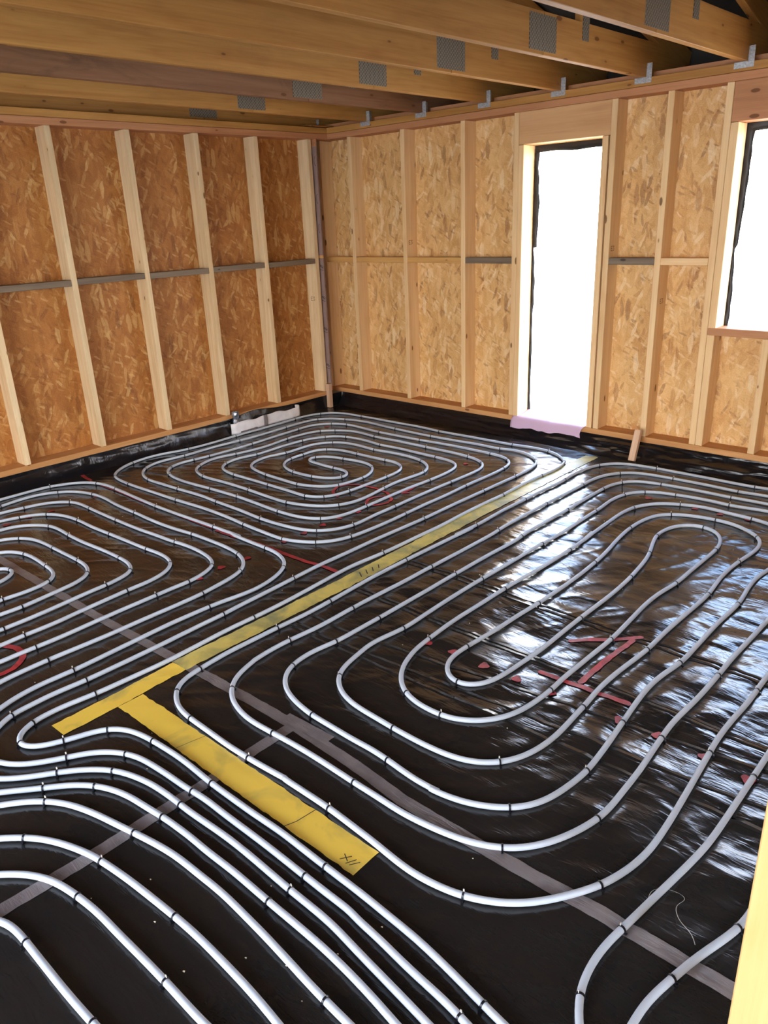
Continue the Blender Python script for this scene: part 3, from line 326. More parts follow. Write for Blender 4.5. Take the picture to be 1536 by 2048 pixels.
DOTS =  [(2.354, -2.307), (2.357, -2.451), (2.357, -2.609), (2.367, -2.773), (0.59, -0.78), (2.369, -2.15), (2.311, -0.921), (3.733, -0.824), (4.037, -0.811), (4.195, -0.817), (4.356, -0.808), (2.366, -3.231), (2.379, -3.06), (2.393, -3.392), (4.082, -3.109), (4.245, -3.107), (3.91, -3.104), (0.673, -3.735), (0.665, -3.429), (0.645, -3.094), (0.66, -3.579), (3.777, -3.114), (4.835, -3.083), (5.003, -3.09), (5.16, -3.111), (4.69, -3.091), (4.403, -3.099)]
# ------------------------------------------------------------------ height field of the plastic film on the floor
def vnoise(x, y, seed):
    xi = np.floor(x).astype(np.int64); yi = np.floor(y).astype(np.int64); fx = x - xi; fy = y - yi
    fx = fx*fx*fx*(fx*(fx*6-15)+10); fy = fy*fy*fy*(fy*(fy*6-15)+10)
    def h(a, b):
        n = (a*374761393 + b*668265263 + seed*1442695041) & 0xffffffff
        n = ((n ^ (n >> 13)) * 1274126177) & 0xffffffff
        n = n ^ (n >> 16)
        return (n & 0xffff) / 65535.0
    return (h(xi, yi)*(1-fx)+h(xi+1, yi)*fx)*(1-fy) + (h(xi, yi+1)*(1-fx)+h(xi+1, yi+1)*fx)*fy

def sstep(a, b, x):
    t = np.clip((x-a)/(b-a), 0, 1); return t*t*(3-2*t)

def smooth_path(P, step=0.02, sig=0.022):
    P = np.array(P, float); out = []
    for i in range(len(P)-1):
        p0 = P[i-1] if i > 0 else 2*P[0]-P[1]; p1, p2 = P[i], P[i+1]; p3 = P[i+2] if i+2 < len(P) else 2*P[-1]-P[-2]
        def tj(a, b): return max(1e-4, np.linalg.norm(b-a))**0.5
        t0 = 0.0; t1 = t0+tj(p0, p1); t2 = t1+tj(p1, p2); t3 = t2+tj(p2, p3)
        n = max(2, int(np.linalg.norm(p2-p1)/0.01)); t = np.linspace(t1, t2, n, endpoint=False)[:, None]
        A1 = (t1-t)/(t1-t0)*p0+(t-t0)/(t1-t0)*p1; A2 = (t2-t)/(t2-t1)*p1+(t-t1)/(t2-t1)*p2; A3 = (t3-t)/(t3-t2)*p2+(t-t2)/(t3-t2)*p3
        B1 = (t2-t)/(t2-t0)*A1+(t-t0)/(t2-t0)*A2; B2 = (t3-t)/(t3-t1)*A2+(t-t1)/(t3-t1)*A3
        out.append((t2-t)/(t2-t1)*B1+(t-t1)/(t2-t1)*B2)
    out.append(P[-1:]); Q = np.concatenate(out)
    s = np.concatenate([[0], np.cumsum(np.linalg.norm(np.diff(Q, axis=0), axis=1))]); n = int(s[-1]/step); ss = np.linspace(0, s[-1], n)
    R = np.stack([np.interp(ss, s, Q[:, k]) for k in range(2)], 1)
    w = int(3*sig*2/step); k = np.exp(-0.5*(np.arange(-w, w+1)*step/(sig*2.0))**2); k /= k.sum()
    pad = np.concatenate([2*R[:1]-R[w:0:-1], R, 2*R[-1:]-R[-2:-w-2:-1]])
    return np.stack([np.convolve(pad[:, q], k, 'valid') for q in range(2)], 1)
paths = {}
for k, P in PIPES.items():
    P = list(P)
    if k in ('A', 'B'):
        for end in (0, -1):
            a = np.array(P[end]); b = np.array(P[1 if end == 0 else -2]); d = (a-b)/np.linalg.norm(a-b)
            e1 = tuple(a+d*0.22)
            if end == 0: P = [e1]+P
            else: P = P+[e1]
    elif k != 'C':
        a = np.array(P[-1]); b = np.array(P[-2]); d = (a-b)/np.linalg.norm(a-b); P = P+[tuple(a+d*0.22)]
    else:
        for end in (0, -1):
            a = np.array(P[end]); b = np.array(P[1 if end == 0 else -2]); d = (a-b)/np.linalg.norm(a-b)
            if end == 0: P = [tuple(a+d*0.15)]+P
            else: P = P+[tuple(a+d*0.15)]
    paths[k] = smooth_path(P)
# pipes press the film flat: a raster of how close the nearest pipe is
PRES = np.zeros((660, 660)); PSTEP = 0.0125
for p in paths.values():
    for x, y in p:
        ix = int(round(x/PSTEP)); iy = int(round(-y/PSTEP))
        for a in range(-3, 4):
            for c in range(-3, 4):
                if 0 <= ix+a < 660 and 0 <= iy+c < 660: PRES[ix+a, iy+c] = max(PRES[ix+a, iy+c], math.exp(-((ix+a-x/PSTEP)**2+(iy+c+y/PSTEP)**2)/4.0))
def press(x, y):
    u = np.clip(x/PSTEP, 0, 657); v = np.clip(-y/PSTEP, 0, 657); i = u.astype(int); j = v.astype(int); fu = u-i; fv = v-j
    return (PRES[i, j]*(1-fu)+PRES[i+1, j]*fu)*(1-fv)+(PRES[i, j+1]*(1-fu)+PRES[i+1, j+1]*fu)*fv

def film_h(x, y):
    x = np.asarray(x, float); y = np.asarray(y, float)
    warp = vnoise(x*1.1, y*1.1, 3)*0.9 - 0.45
    def rid(th, fa, fl, seed, p=1.0):
        a = th + warp
        u = x*np.cos(th)+y*np.sin(th); v = -x*np.sin(th)+y*np.cos(th)
        v = v + 0.12*vnoise(x*2.3+7, y*2.3, seed+5) + 0.05*warp
        n = vnoise(u*fl, v*fa, seed)
        return (1-np.abs(2*n-1))**2
    east = sstep(2.95, 3.6, x)*sstep(-4.0, -3.0, y)              # loose, billowing film right of the yellow stripe
    near = 1-sstep(-4.6, -3.5, y)
    mid = (1-east)
    h = mid*(0.0048*rid(0.55, 13, 2.4, 11) + 0.0016*rid(0.9, 28, 5, 12))*(1-0.75*near)*(0.5+0.8*vnoise(x*2, y*2, 31))
    h += east*(0.014*rid(0.75, 5.0, 1.5, 21)*vnoise(x*2.1, y*2.1, 41) + 0.0040*rid(1.05, 12, 3.2, 22)*(0.3+vnoise(x*3, y*3, 42)) + 0.0011*rid(0.4, 30, 7, 23))
    h += (1-east)*near*0.0009*rid(0.1, 9, 3, 25)
    right = sstep(4.2, 4.8, x)*(1-sstep(-2.4, -1.6, y))*sstep(-4.2, -3.6, y)
    h += right*(0.008*rid(0.7, 5, 1.6, 51) + 0.004*rid(0.3, 9, 3, 52))
    for x0 in (1.35, 2.2):
        h += 0.0016*np.exp(-((x-x0-0.02*y)/0.007)**2)*(1-near)
    h = 0.016*np.tanh(h/0.016)*(1-0.6*press(x, y))
    return h*sstep(0.0, 0.08, x)*sstep(0, 0.2, -y) - 0.001

def grid_mesh(name, xs, ys, zf, mat, parent=None):
    X_, Y_ = np.meshgrid(xs, ys, indexing='ij'); Z_ = zf(X_, Y_)
    V = np.stack([X_.ravel(), Y_.ravel(), Z_.ravel()], 1); n, m = X_.shape
    i = np.arange(n*m).reshape(n, m)
    F = np.stack([i[:-1, :-1].ravel(), i[1:, :-1].ravel(), i[1:, 1:].ravel(), i[:-1, 1:].ravel()], 1)
    me = bpy.data.meshes.new(name)
    me.vertices.add(len(V)); me.vertices.foreach_set('co', V.ravel())
    me.loops.add(F.size); me.loops.foreach_set('vertex_index', F.ravel().astype(np.int32))
    me.polygons.add(len(F)); me.polygons.foreach_set('loop_start', (np.arange(len(F))*4).astype(np.int32))
    me.polygons.foreach_set('use_smooth', np.ones(len(F), bool)); me.update(calc_edges=True); me.validate()
    me.materials.append(mat)
    o = bpy.data.objects.new(name, me); COL.objects.link(o)
    if parent: o.parent = parent
    return o

# ------------------------------------------------------------------ setting
xs = np.concatenate([np.arange(0.0, 5.7, 0.0125), np.linspace(5.7, 8.0, 24)])
ys = np.concatenate([np.linspace(-8.0, -5.0, 30)[:-1], np.arange(-5.0, 0.001, 0.0125)])
fl = grid_mesh('floor', xs, ys, film_h, M_FILM)
tag(fl, 'wrinkled black plastic film laid over the whole floor', kind='structure')
slab = boxes('floor_slab', [(-0.16, 8.16, -8.16, 0.16, -0.2, -0.012)], M_CONC); tag(slab, 'concrete slab under the black film', kind='structure')
foot = boxes('trim_1', [(-0.15, -0.012, -8, 0.15, -0.2, 0.118)], M_CONC); tag(foot, kind='structure')
foot = boxes('trim_2', [(-0.012, 8, 0.012, 0.15, -0.2, 0.118)], M_CONC); tag(foot, kind='structure')

def upstand(name, along, lo, hi, label):
    t = np.arange(lo, hi+0.001, 0.02); s = np.linspace(0, 1, 15)
    T, Sx = np.meshgrid(t, s, indexing='ij')
    n1 = vnoise(T*5, Sx*3, 61)-0.5; n2 = vnoise(T*14, Sx*6+T*3, 62)-0.5; n3 = (1-np.abs(2*vnoise(T*3.2+Sx*2.0, Sx*7-T*1.2, 63)-1))**2
    if along == 'Y':      # left wall, film rises along x = 0
        d = 0.055*(1-Sx)**2.2 + 0.006 + 0.010*n1 + 0.004*n2; hgt = 0.126*Sx**0.9
        bulge = np.exp(-((T+1.15)/0.22)**2); hgt = hgt + 0.035*bulge*Sx; 
        d = np.maximum(d*(1-0.85*sstep(-0.5, -0.3, T)), 0.003); Xv, Yv = d, T
    else:
        k = 0.5 + 1.1*sstep(2.6, 3.3, T)
        d = (0.075+0.06*sstep(1.8, 3.0, T))*(1-Sx)**1.7 + 0.008 + k*(0.020*n1 + 0.010*n2 + 0.022*n3)*np.sin(np.pi*np.clip(Sx*0.85+0.15, 0, 1)); hgt = 0.124*Sx**0.85
        d = np.maximum(d, 0.004); Xv, Yv = T, -d
    V = np.stack([Xv.ravel(), Yv.ravel(), hgt.ravel()+0.0005], 1); n, m = T.shape; i = np.arange(n*m).reshape(n, m)
    F = np.stack([i[:-1, :-1].ravel(), i[1:, :-1].ravel(), i[1:, 1:].ravel(), i[:-1, 1:].ravel()], 1).tolist()
    o = mesh_obj(name, V, F, M_FILMUP, smooth=True)
    return tag(o, label, kind='structure')
upstand('trim_3', 'Y', -8.0, -0.02, 'black plastic film turned up along the foot of the left wall')
upstand('trim_4', 'X', 0.02, 8.0, 'creased black plastic film turned up along the foot of the right wall')

# walls: OSB sheathing behind the studs
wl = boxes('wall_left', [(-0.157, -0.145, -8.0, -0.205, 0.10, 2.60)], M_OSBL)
tag(wl, 'left wall of shade-toned oriented strand board behind bare studs', kind='structure')
wr = boxes('wall_right', [(-0.145, 2.155, 0.145, 0.157, 0.10, 2.60), (2.155, 2.81, 0.145, 0.157, 2.26, 2.60), (2.81, 3.73, 0.145, 0.157, 0.10, 2.60),
    (3.73, 4.95, 0.145, 0.157, 2.26, 2.60), (3.73, 4.95, 0.145, 0.157, 0.10, 0.965), (4.95, 8.157, 0.145, 0.157, 0.10, 2.60)], M_OSB)
tag(wr, 'right wall of oriented strand board with two bright openings', kind='structure')
cn = boxes('corner_leak_block', [(-0.28, -0.235, -0.25, 0.157, -0.2, 2.60), (-0.236, -0.150, -0.25, -0.202, -0.2, 2.60), (-0.28, -0.14, 0.147, 0.157, -0.2, 2.60), (-0.28, 0.0, -0.25, 0.157, 2.59, 2.60)], M_OSBL); tag(cn, kind='structure')  # boxes added to stop daylight leaking in through the corner gap
# walls behind the photographer, with the wide openings that let the daylight in
wb = boxes('wall_behind', [(-0.157, 2.0, -8.157, -8.0, -0.1, 2.60), (2.0, 6.8, -8.157, -8.0, 2.3, 2.60), (6.8, 8.157, -8.157, -8.0, -0.1, 2.60)], M_OSB)
tag(wb, kind='structure')
we = boxes('wall_far_right', [(8.0, 8.157, -8.0, -6.0, -0.1, 2.60), (8.0, 8.157, -6.0, -5.0, 2.3, 2.60), (8.0, 8.157, -5.0, 0.157, -0.1, 2.60)], M_OSB)
tag(we, kind='structure')
# roof deck: slopes down to the eaves over the right wall
V = [(-0.6, 0.75, 2.80), (8.6, 0.75, 2.80), (8.6, -4.0, 4.05), (-0.6, -4.0, 4.05), (-0.6, -8.6, 2.85), (8.6, -8.6, 2.85)]
V2 = [(a, b, c+0.03) for a, b, c in V]
rf = mesh_obj('ceiling', V+V2, [(0, 1, 2, 3), (3, 2, 5, 4), (6, 9, 8, 7), (9, 10, 11, 8), (0, 6, 7, 1), (4, 5, 11, 10), (0, 3, 9, 6), (3, 4, 10, 9), (1, 7, 8, 2), (2, 8, 11, 5)], M_ROOF)
tag(rf, 'dark roof underside above the joists', kind='structure')
gb = boxes('trim_5', [(-0.5, -0.46, -8.5, 0.7, 2.5, 4.0), (8.46, 8.5, -8.5, 0.7, 2.5, 4.0), (-0.5, 8.5, 0.68, 0.72, 2.50, 2.82), (-0.5, 8.5, 0.158, 0.68, 2.50, 2.52), (-0.5, -0.158, -8.5, 0.158, 2.50, 2.52), (8.158, 8.5, -8.5, 0.158, 2.50, 2.52), (-0.5, 8.5, -8.5, -8.158, 2.50, 2.52)], M_ROOF)
tag(gb, kind='structure')
ed = boxes('trim_6', [(-0.157, 8.0, 0.10, 0.145, 2.585, 2.625)], MW_PLATE); tag(ed, 'narrow board along the outer edge of the right wall head', kind='structure')
gr = boxes('ground', [(-30, 30, 0.5, 40, -0.35, -0.3), (8.6, 40, -40, 0.5, -0.35, -0.3), (-30, 8.6, -40, -8.6, -0.35, -0.3)], simple('pale_gravel', rgb(196, 190, 178), 0.9))
tag(gr, kind='structure')

# ------------------------------------------------------------------ timber wall frames
fl_ = empty('timber_wall_frame', (0, -3.0, 0.12)); tag(fl_, 'timber stud frame of the left wall with grey noggins at mid height', 'wall frame')
timber('sole_plate', -0.145, 0.0, -8.0, -0.215, 0.121, 0.166, 'Y', MW_SOLE, fl_)
timber('top_plate', -0.145, 0.0, -8.0, -0.002, 2.484, 2.533, 'Y', MW_PLATE, fl_)
timber('top_plate', -0.145, 0.0, -8.0, -0.002, 2.535, 2.584, 'Y', MW_JOIST, fl_)
ly = [-0.245 - 0.609*k for k in range(13)]
ly[0] = -0.25; ly[1] = -0.862
for k, y in enumerate(ly):
    timber('stud', -0.145, 0.0, y, y+0.045, 0.167, 2.483, 'Z', MW_LIGHT, fl_)
for k in range(len(ly)-1):
    o = timber('noggin', -0.095, 0.001, ly[k+1]+0.0455, ly[k]-0.0005, 1.407+0.004*(k % 2), 1.452+0.004*(k % 2), 'Y', MW_GREY, fl_)
    o['label'] = 'weathered grey noggin'

fr_ = empty('timber_wall_frame', (3.0, 0.07, 0.12)); tag(fr_, 'timber stud frame of the right wall around the tall opening and the window', 'wall frame')
timber('sole_plate', -0.14, 8.0, 0.0, 0.145, 0.121, 0.165, 'X', MW_SOLE, fr_)
timber('top_plate', -0.14, 8.0, 0.0, 0.145, 2.486, 2.533, 'X', MW_PLATE, fr_)
timber('top_plate', -0.14, 8.0, 0.0, 0.145, 2.535, 2.584, 'X', MW_JOIST, fr_)
for x in (-0.155, 0.257, 0.905, 1.556, 2.067, 2.866, 3.261, 3.637, 4.99, 5.55, 6.15, 6.75, 7.35):
    timber('stud', x, x+0.045, 0.0, 0.145, 0.166, 2.485, 'Z', MW_MID, fr_)
for x, zt in ((2.113, 2.262), (2.808, 2.262), (3.684, 2.258), (4.94, 2.258)):
    timber('trimmer_stud', x, x+0.045 if x < 3.6 else x+0.05, 0.0, 0.145, 0.166, zt, 'Z', MW_MID, fr_)
for x in (4.047, 4.50): timber('cripple_stud', x, x+0.045, 0.0, 0.145, 0.166, 0.948, 'Z', MW_MID, fr_)
hd = timber('header', 2.113, 2.865, 0.002, 0.145, 2.264, 2.485, 'X', MW_HEAD, fr_)
hd = timber('header', 3.684, 4.985, 0.002, 0.145, 2.260, 2.485, 'X', MW_PLATE, fr_)
for a, b, m, lb in ((0.3025, 0.9045, MW_NOG, None), (0.9505, 1.5555, MW_NOG, None), (1.6015, 2.0665, MW_GREY, 'weathered grey noggin'), (2.9115, 3.2605, MW_GREY, 'weathered grey noggin'), (3.3065, 3.6365, MW_MID, None), (-0.1095, 0.2565, MW_NOG, None)):
    o = timber('noggin', a, b, 0.0, 0.09, 1.405, 1.452, 'X', m, fr_)
    if lb: o['label'] = lb
timber('window_sill', 3.684, 4.985, -0.002, 0.145, 0.949, 1.000, 'X', MW_PLATE, fr_)

# mauve-grey board in the corner gap with hand-drawn marks, block standing in front of it
mb = boxes('corner_board', [(-0.024, 0.034, -0.183, -0.171, 0.20, 1.452), (-0.024, 0.034, -0.183, -0.171, 1.478, 2.42)], M_MAUVE)
tag(mb, 'narrow mauve-grey board with pencilled marks in the corner between the walls', 'board')
tk = boxes('spacer_block', [(-0.024, 0.034, -0.185, -0.171, 1.453, 1.477)], MW_NOG); tag(tk, 'small orange timber piece across the mauve board at noggin height', 'block')
bk = boxes('corner_backing', [(-0.024, 0.034, -0.183, -0.171, 2.421, 2.484)], MW_PLATE); tag(bk, 'short reddish timber piece at the top of the wall corner', 'block')

def strokes(name, paths, wdt, mat, frame, parent=None, off=0.0006):
    """flat pen strokes on a plane given by frame = (origin, u, v, n)"""
    O, U, Vv, Nn = [Vector(t) for t in frame]; V, F = [], []
    for p in paths:
        for a, b in zip(p[:-1], p[1:]):
            a = Vector(a); b = Vector(b); d = (b-a)
            if d.length < 1e-6: continue
            d.normalize(); n = Vector((-d.y, d.x))*wdt/2; a2 = a-d*wdt*0.3; b2 = b+d*wdt*0.3; k = len(V)
            for q in (a2-n, b2-n, b2+n, a2+n): V.append(tuple(O+U*q.x+Vv*q.y+Nn*off))
            F.append((k, k+1, k+2, k+3))
    return mesh_obj(name, V, F, mat, parent)
def hand_m(cx, cz, s):
    g = [[(-0.5, 0.15), (-0.1, 0.45), (-0.25, 0.0), (0.25, 0.35), (0.05, -0.15), (0.5, 0.1), (0.3, -0.3)], [(-0.5, -0.35), (-0.25, -0.5), (0.5, -0.62)]]
    return [[(cx+a*s, cz+b*s) for a, b in q] for q in g]
pp = []
for z in (1.37, 1.08, 0.78, 0.42): pp += hand_m(0.006, z, 0.048)
for z in (2.30, 1.98, 1.72): pp.append([(0.022+0.018*math.cos(t)-0.002, z+0.04*math.sin(t)) for t in np.linspace(1.7, 4.6, 9)])
for q in pp: strokes('pencil_mark', [q], 0.0045, M_DARK, ((0, -0.1835, 0), (1, 0, 0), (0, 0, 1), (0, -1, 0)), mb)
def e3(cx, cz, s):
    return [[(cx+0.35*s, cz+s), (cx-0.3*s, cz+s), (cx-0.3*s, cz), (cx+0.35*s, cz)], [(cx-0.3*s, cz+0.5*s), (cx+0.2*s, cz+0.5*s)],
            [(cx+0.6*s, cz+s), (cx+1.15*s, cz+s), (cx+0.85*s, cz+0.58*s), (cx+1.2*s, cz+0.3*s), (cx+1.0*s, cz), (cx+0.6*s, cz+0.08*s)]]
M_STAMP = simple('faded_ink', rgb(120, 84, 50), 0.8)
strokes('stamp', e3(0.06, 1.14, 0.03), 0.004, M_STAMP, ((3.3065, 0.0, 0), (0, 1, 0), (0, 0, 1), (1, 0, 0)), fr_).location = -Vector(fr_.location)
strokes('stamp', e3(0.04, 1.50, 0.03), 0.004, M_STAMP, ((2.9115, 0.0, 0), (0, 1, 0), (0, 0, 1), (1, 0, 0)), fr_).location = -Vector(fr_.location)
strokes('stamp', e3(0.04, 1.56, 0.03), 0.004, M_STAMP, ((0.9505, 0.0, 0), (0, 1, 0), (0, 0, 1), (1, 0, 0)), fr_).location = -Vector(fr_.location)
strokes('stamp', e3(-0.09, 1.06, 0.035), 0.004, M_STAMP, ((0, -0.2505, 0), (1, 0, 0), (0, 0, 1), (0, -1, 0)), fl_).location = -Vector(fl_.location)

# ------------------------------------------------------------------ openings

def sheet_strip(name, pts_a, pts_b, y, mat, parent, wave=0.004):
    n = len(pts_a); V, F = [], []
    for i, (a, b) in enumerate(zip(pts_a, pts_b)):
        for j in range(4):
            t = j/3.0; V.append((a[0]*(1-t)+b[0]*t, y+wave*math.sin(i*1.3+j*1.1), a[1]*(1-t)+b[1]*t))
    for i in range(n-1):
        for j in range(3): k = i*4+j; F.append((k, k+1, k+5, k+4))
    o = mesh_obj(name, V, F, mat, parent, smooth=True)
    s = o.modifiers.new('thickness', 'SOLIDIFY'); s.thickness = 0.003
    return o
def lerp(tab, z):
    return float(np.interp(z, [t[0] for t in tab], [t[1] for t in tab]))
d1 = empty('door_1', (2.155, 0.16, 0.166)); tag(d1, 'tall door opening full of white daylight with a ragged black sheet at its outer edge', kind='structure')
edge = [(0.1, 2.178), (0.19, 2.178), (0.40, 2.172), (0.70, 2.178), (0.95, 2.172), (1.10, 2.182), (1.27, 2.184), (1.40, 2.176), (1.517, 2.168), (1.521, 2.192), (1.60, 2.197), (1.835, 2.208), (2.0, 2.197), (2.15, 2.190), (2.22, 2.197), (2.27, 2.2)]
zz = sorted(set([0.1+i*0.035 for i in range(62)] + [1.517, 1.521]))
sheet_strip('black_sheet_edge', [(2.13, z) for z in zz], [(lerp(edge, z)+0.0015*math.sin(z*41), z) for z in zz], 0.163, M_MEMB, d1).location = -Vector(d1.location)
xx = [2.13+i*0.035 for i in range(21)]
sheet_strip('black_sheet_edge', [(x, 2.30) for x in xx], [(x, 2.211-0.012*(x-2.13)+0.004*math.sin(x*17)) for x in xx], 0.166, M_MEMB, d1).location = -Vector(d1.location)
w1 = empty('window_1', (3.735, 0.16, 1.0)); tag(w1, 'window opening full of white daylight with a ragged black sheet at its outer edge', kind='structure')
edge = [(0.9, 3.758), (1.0, 3.757), (1.17, 3.761), (1.35, 3.752), (1.505, 3.742), (1.51, 3.752), (1.53, 3.757), (1.74, 3.768), (2.01, 3.777), (2.12, 3.774), (2.21, 3.782), (2.3, 3.79)]
zz = [0.96+i*0.03 for i in range(45)]
sheet_strip('black_sheet_edge', [(3.70, z) for z in zz], [(lerp(edge, z)+0.0015*math.sin(z*37), z) for z in zz], 0.163, M_MEMB, w1).location = -Vector(w1.location)
xx = [3.70+i*0.04 for i in range(33)]
sheet_strip('black_sheet_edge', [(x, 2.30) for x in xx], [(x, 2.209+0.004*math.sin(x*15)) for x in xx], 0.166, M_MEMB, w1).location = -Vector(w1.location)

# lilac film hanging over the threshold
prof = [(0.17, 0.185), (0.12, 0.176), (0.06, 0.172), (0.01, 0.170), (-0.012, 0.160), (-0.022, 0.14), (-0.030, 0.11), (-0.036, 0.085), (-0.04, 0.062)]
V, F = [], []; nx = 36
for i in range(nx):
    t = i/(nx-1)
    for j, (y, z) in enumerate(prof):
        s = j/(len(prof)-1); x = 2.158+(2.806-2.158)*t
        if s > 0.35: x = (2.118+0.012*math.sin(s*6)) + (2.79-2.118)*t
        x += 0.006*math.sin(s*9+t*5); zz_ = z
        if s > 0.4: zz_ += (-0.032*(1-t)**1.5*0.6 + 0.016*math.exp(-((t-0.42)/0.05)**2) - 0.012*math.exp(-((t-0.75)/0.12)**2))*(s-0.4)/0.6
        if s < 0.2: zz_ += 0.010*(1-t)
        V.append((x, y+0.0035*math.sin(t*13+s*4)+0.0015*math.sin(t*29), zz_+0.001*math.sin(t*17+s*5)))
for i in range(nx-1):
    for j in range(len(prof)-1): k = i*len(prof)+j; F.append((k, k+len(prof), k+len(prof)+1, k+1))
lf = mesh_obj('lilac_film', V, F, M_LILAC, smooth=True); tag(lf, 'translucent lilac film draped over the threshold of the tall opening', 'film')
sm = lf.modifiers.new('thickness', 'SOLIDIFY'); sm.thickness = 0.0012

# ------------------------------------------------------------------ joists
JN = [-0.13, 0.52, 1.165, 1.81, 2.46, 3.10, 3.745, 4.39, 5.035, 5.68, 6.325, 6.97, 7.6]
JL = ['roof truss chord directly over the left wall, farthest left of the joists', 'light brown roof truss chord, second out from the left wall',
 'brown water-stained roof truss chord, third out from the left wall', 'golden roof truss chord, next one right of the brown-stained chord',
 'golden roof truss chord with its hanger just left of the tall opening', 'golden roof truss chord with its hanger above the tall opening',
 'large golden roof truss chord with its hanger just left of the window', 'roof truss chord cut by the top right corner of the photo',
 'roof truss chord out of the photo over the window', 'roof truss chord over the photographer', 'roof truss chord behind the photographer, nearest his right', 'roof truss chord well right of the photographer', 'roof truss chord next to the far right wall']
for i, (xn, lb) in enumerate(zip(JN, JL)):
    zb = 2.600 if i == 0 else 2.5865
    j = empty('roof_truss', (xn-0.0225, 0.0, zb)); tag(j, lb, 'roof truss', 'roof trusses over the room')
    m = MW_BROWN if i == 2 else MW_JOIST
    timber('bottom_chord', xn-0.045, xn, -1.25, 0.62, zb, zb+0.207, 'Y', m, j)
    timber('bottom_chord', xn-0.045, xn, -7.9, -1.252, zb, zb+0.207, 'Y', m, j)
    timber('web', xn-0.045, xn, -0.86, -0.765, zb+0.207, 3.09, 'Z', MW_JOIST, j)
    if i > 0:
        # sloping top chord
        L = 4.9; a = math.atan2(1.25, 4.75); tcx = timber('top_chord', xn-0.045, xn, -L/2, L/2, -0.07, 0.07, 'Y', MW_JOIST, j)
        tcx.rotation_euler = (Matrix.Rotation(-a, 3, 'X') @ Matrix.Rotation(math.pi/2, 3, 'Z')).to_euler()
        tcx.location = Vector((xn-0.0225, 0.66-math.cos(a)*L/2, 2.73+math.sin(a)*L/2)) - Vector(j.location)
    hp = (0.155, 0.155, 0.155, 0.125, 0.10, 0.085, 0.07)[min(6, i)]
    def plate(y0, y1, z0, z1):
        o = boxes('nail_plate', [(xn, xn+0.0025, y0, y1, z0, z1)], M_NAIL, j); o.location = -Vector(j.location); o['label'] = 'grey punched steel nail plate'
        for v in o.data.vertices: pass
    pz0 = zb+0.018; pz1 = zb+0.19
    plate(-1.385-0.005*(i % 3), -1.12-0.008*(i % 2), pz0, pz1)
    plate(-0.845, -0.772, zb+0.115, zb+0.26)
# galvanised angle brackets holding the chords on the wall head
HL = ['in the corner above the left wall', 'second from the wall corner', 'third from the wall corner', 'fourth from the wall corner', 'just left of the tall opening', 'above the tall opening', 'left of the window, largest of the row']
for i, xn in enumerate(JN[:9]):
    x0, x1 = xn-0.08, xn+0.038; V, F = [], []
    if i == 0: x0, x1 = -0.195, -0.097
    box_geo(x0, x1, -0.0035, -0.0008, 2.551, 2.5845, V, F); box_geo(x0, x1, -0.0035, 0.05, 2.5845, 2.586, V, F)
    box_geo(x1-0.034, x1, -0.0035, -0.001, 2.5845, 2.665, V, F); box_geo(x1-0.037, x1-0.0345, -0.0035, 0.06, 2.587, 2.665, V, F)
    br = mesh_obj('angle_bracket', V, F, M_GALV)
    be = br.modifiers.new('bevel', 'BEVEL'); be.width = 0.001; be.segments = 1
    tag(br, 'galvanised angle bracket under a roof truss, ' + (HL[i] if i < 7 else ('out of the photo over the window' if i == 7 else 'farthest out of the photo to the right')), 'bracket', 'brackets under the roof trusses')

# ------------------------------------------------------------------ heating pipes
PR = 0.0100
def tube(path, name, mat):
    n = len(path); K = 12; d = np.gradient(path, axis=0); d /= np.linalg.norm(d, axis=1)[:, None]; nrm = np.stack([-d[:, 1], d[:, 0]], 1)
    zc = 0.0118 + 0.0012*(vnoise(path[:, 0]*3, path[:, 1]*3, 77)); a = np.arange(K)*2*math.pi/K
    X_ = path[:, 0][:, None]+nrm[:, 0][:, None]*np.cos(a)*PR; Y_ = path[:, 1][:, None]+nrm[:, 1][:, None]*np.cos(a)*PR; Z_ = zc[:, None]+np.sin(a)*PR*np.ones((n, 1))
    V = np.stack([X_.ravel(), Y_.ravel(), Z_.ravel()], 1); F = []
    for i in range(n-1):
        for k in range(K): k2 = (k+1) % K; F.append((i*K+k, i*K+k2, (i+1)*K+k2, (i+1)*K+k))
    F.append(tuple(range(K))[::-1]); F.append(tuple((n-1)*K+k for k in range(K)))
    return mesh_obj(name, V, F, mat, smooth=True)
def tie_mesh(name, tail):
    V, F = [], []; K = 14; ro, ri, w = 0.0123, 0.0101, 0.0030
    for k in range(K):
        a = 2*math.pi*k/K
        for x in (-w, w):
            for r in (ro, ri): V.append((x, r*math.cos(a), r*math.sin(a)))
    for k in range(K):
        a = k*4; b = ((k+1) % K)*4; F += [(a, a+2, b+2, b), (a+1, b+1, b+3, a+3), (a, b, b+1, a+1), (a+2, a+3, b+3, b+2)]
    box_geo(-0.0032, 0.0032, -0.0165, -0.0105, -0.0108, -0.003, V, F)
    nb = len(F)
    if tail: box_geo(-0.0022, 0.0022, 0.0035, 0.0052, 0.0098, 0.0205, V, F)
    me = bpy.data.meshes.new(name); me.from_pydata(V, [], F); me.materials.append(M_ZIP); me.materials.append(M_TAIL)
    for i, p in enumerate(me.polygons):
        if i >= nb: p.material_index = 1
    me.update(); return me
TIE = tie_mesh('cable_tie', False); TIET = tie_mesh('cable_tie_with_tail', True)
TAILS = set(range(0, 400, 3))

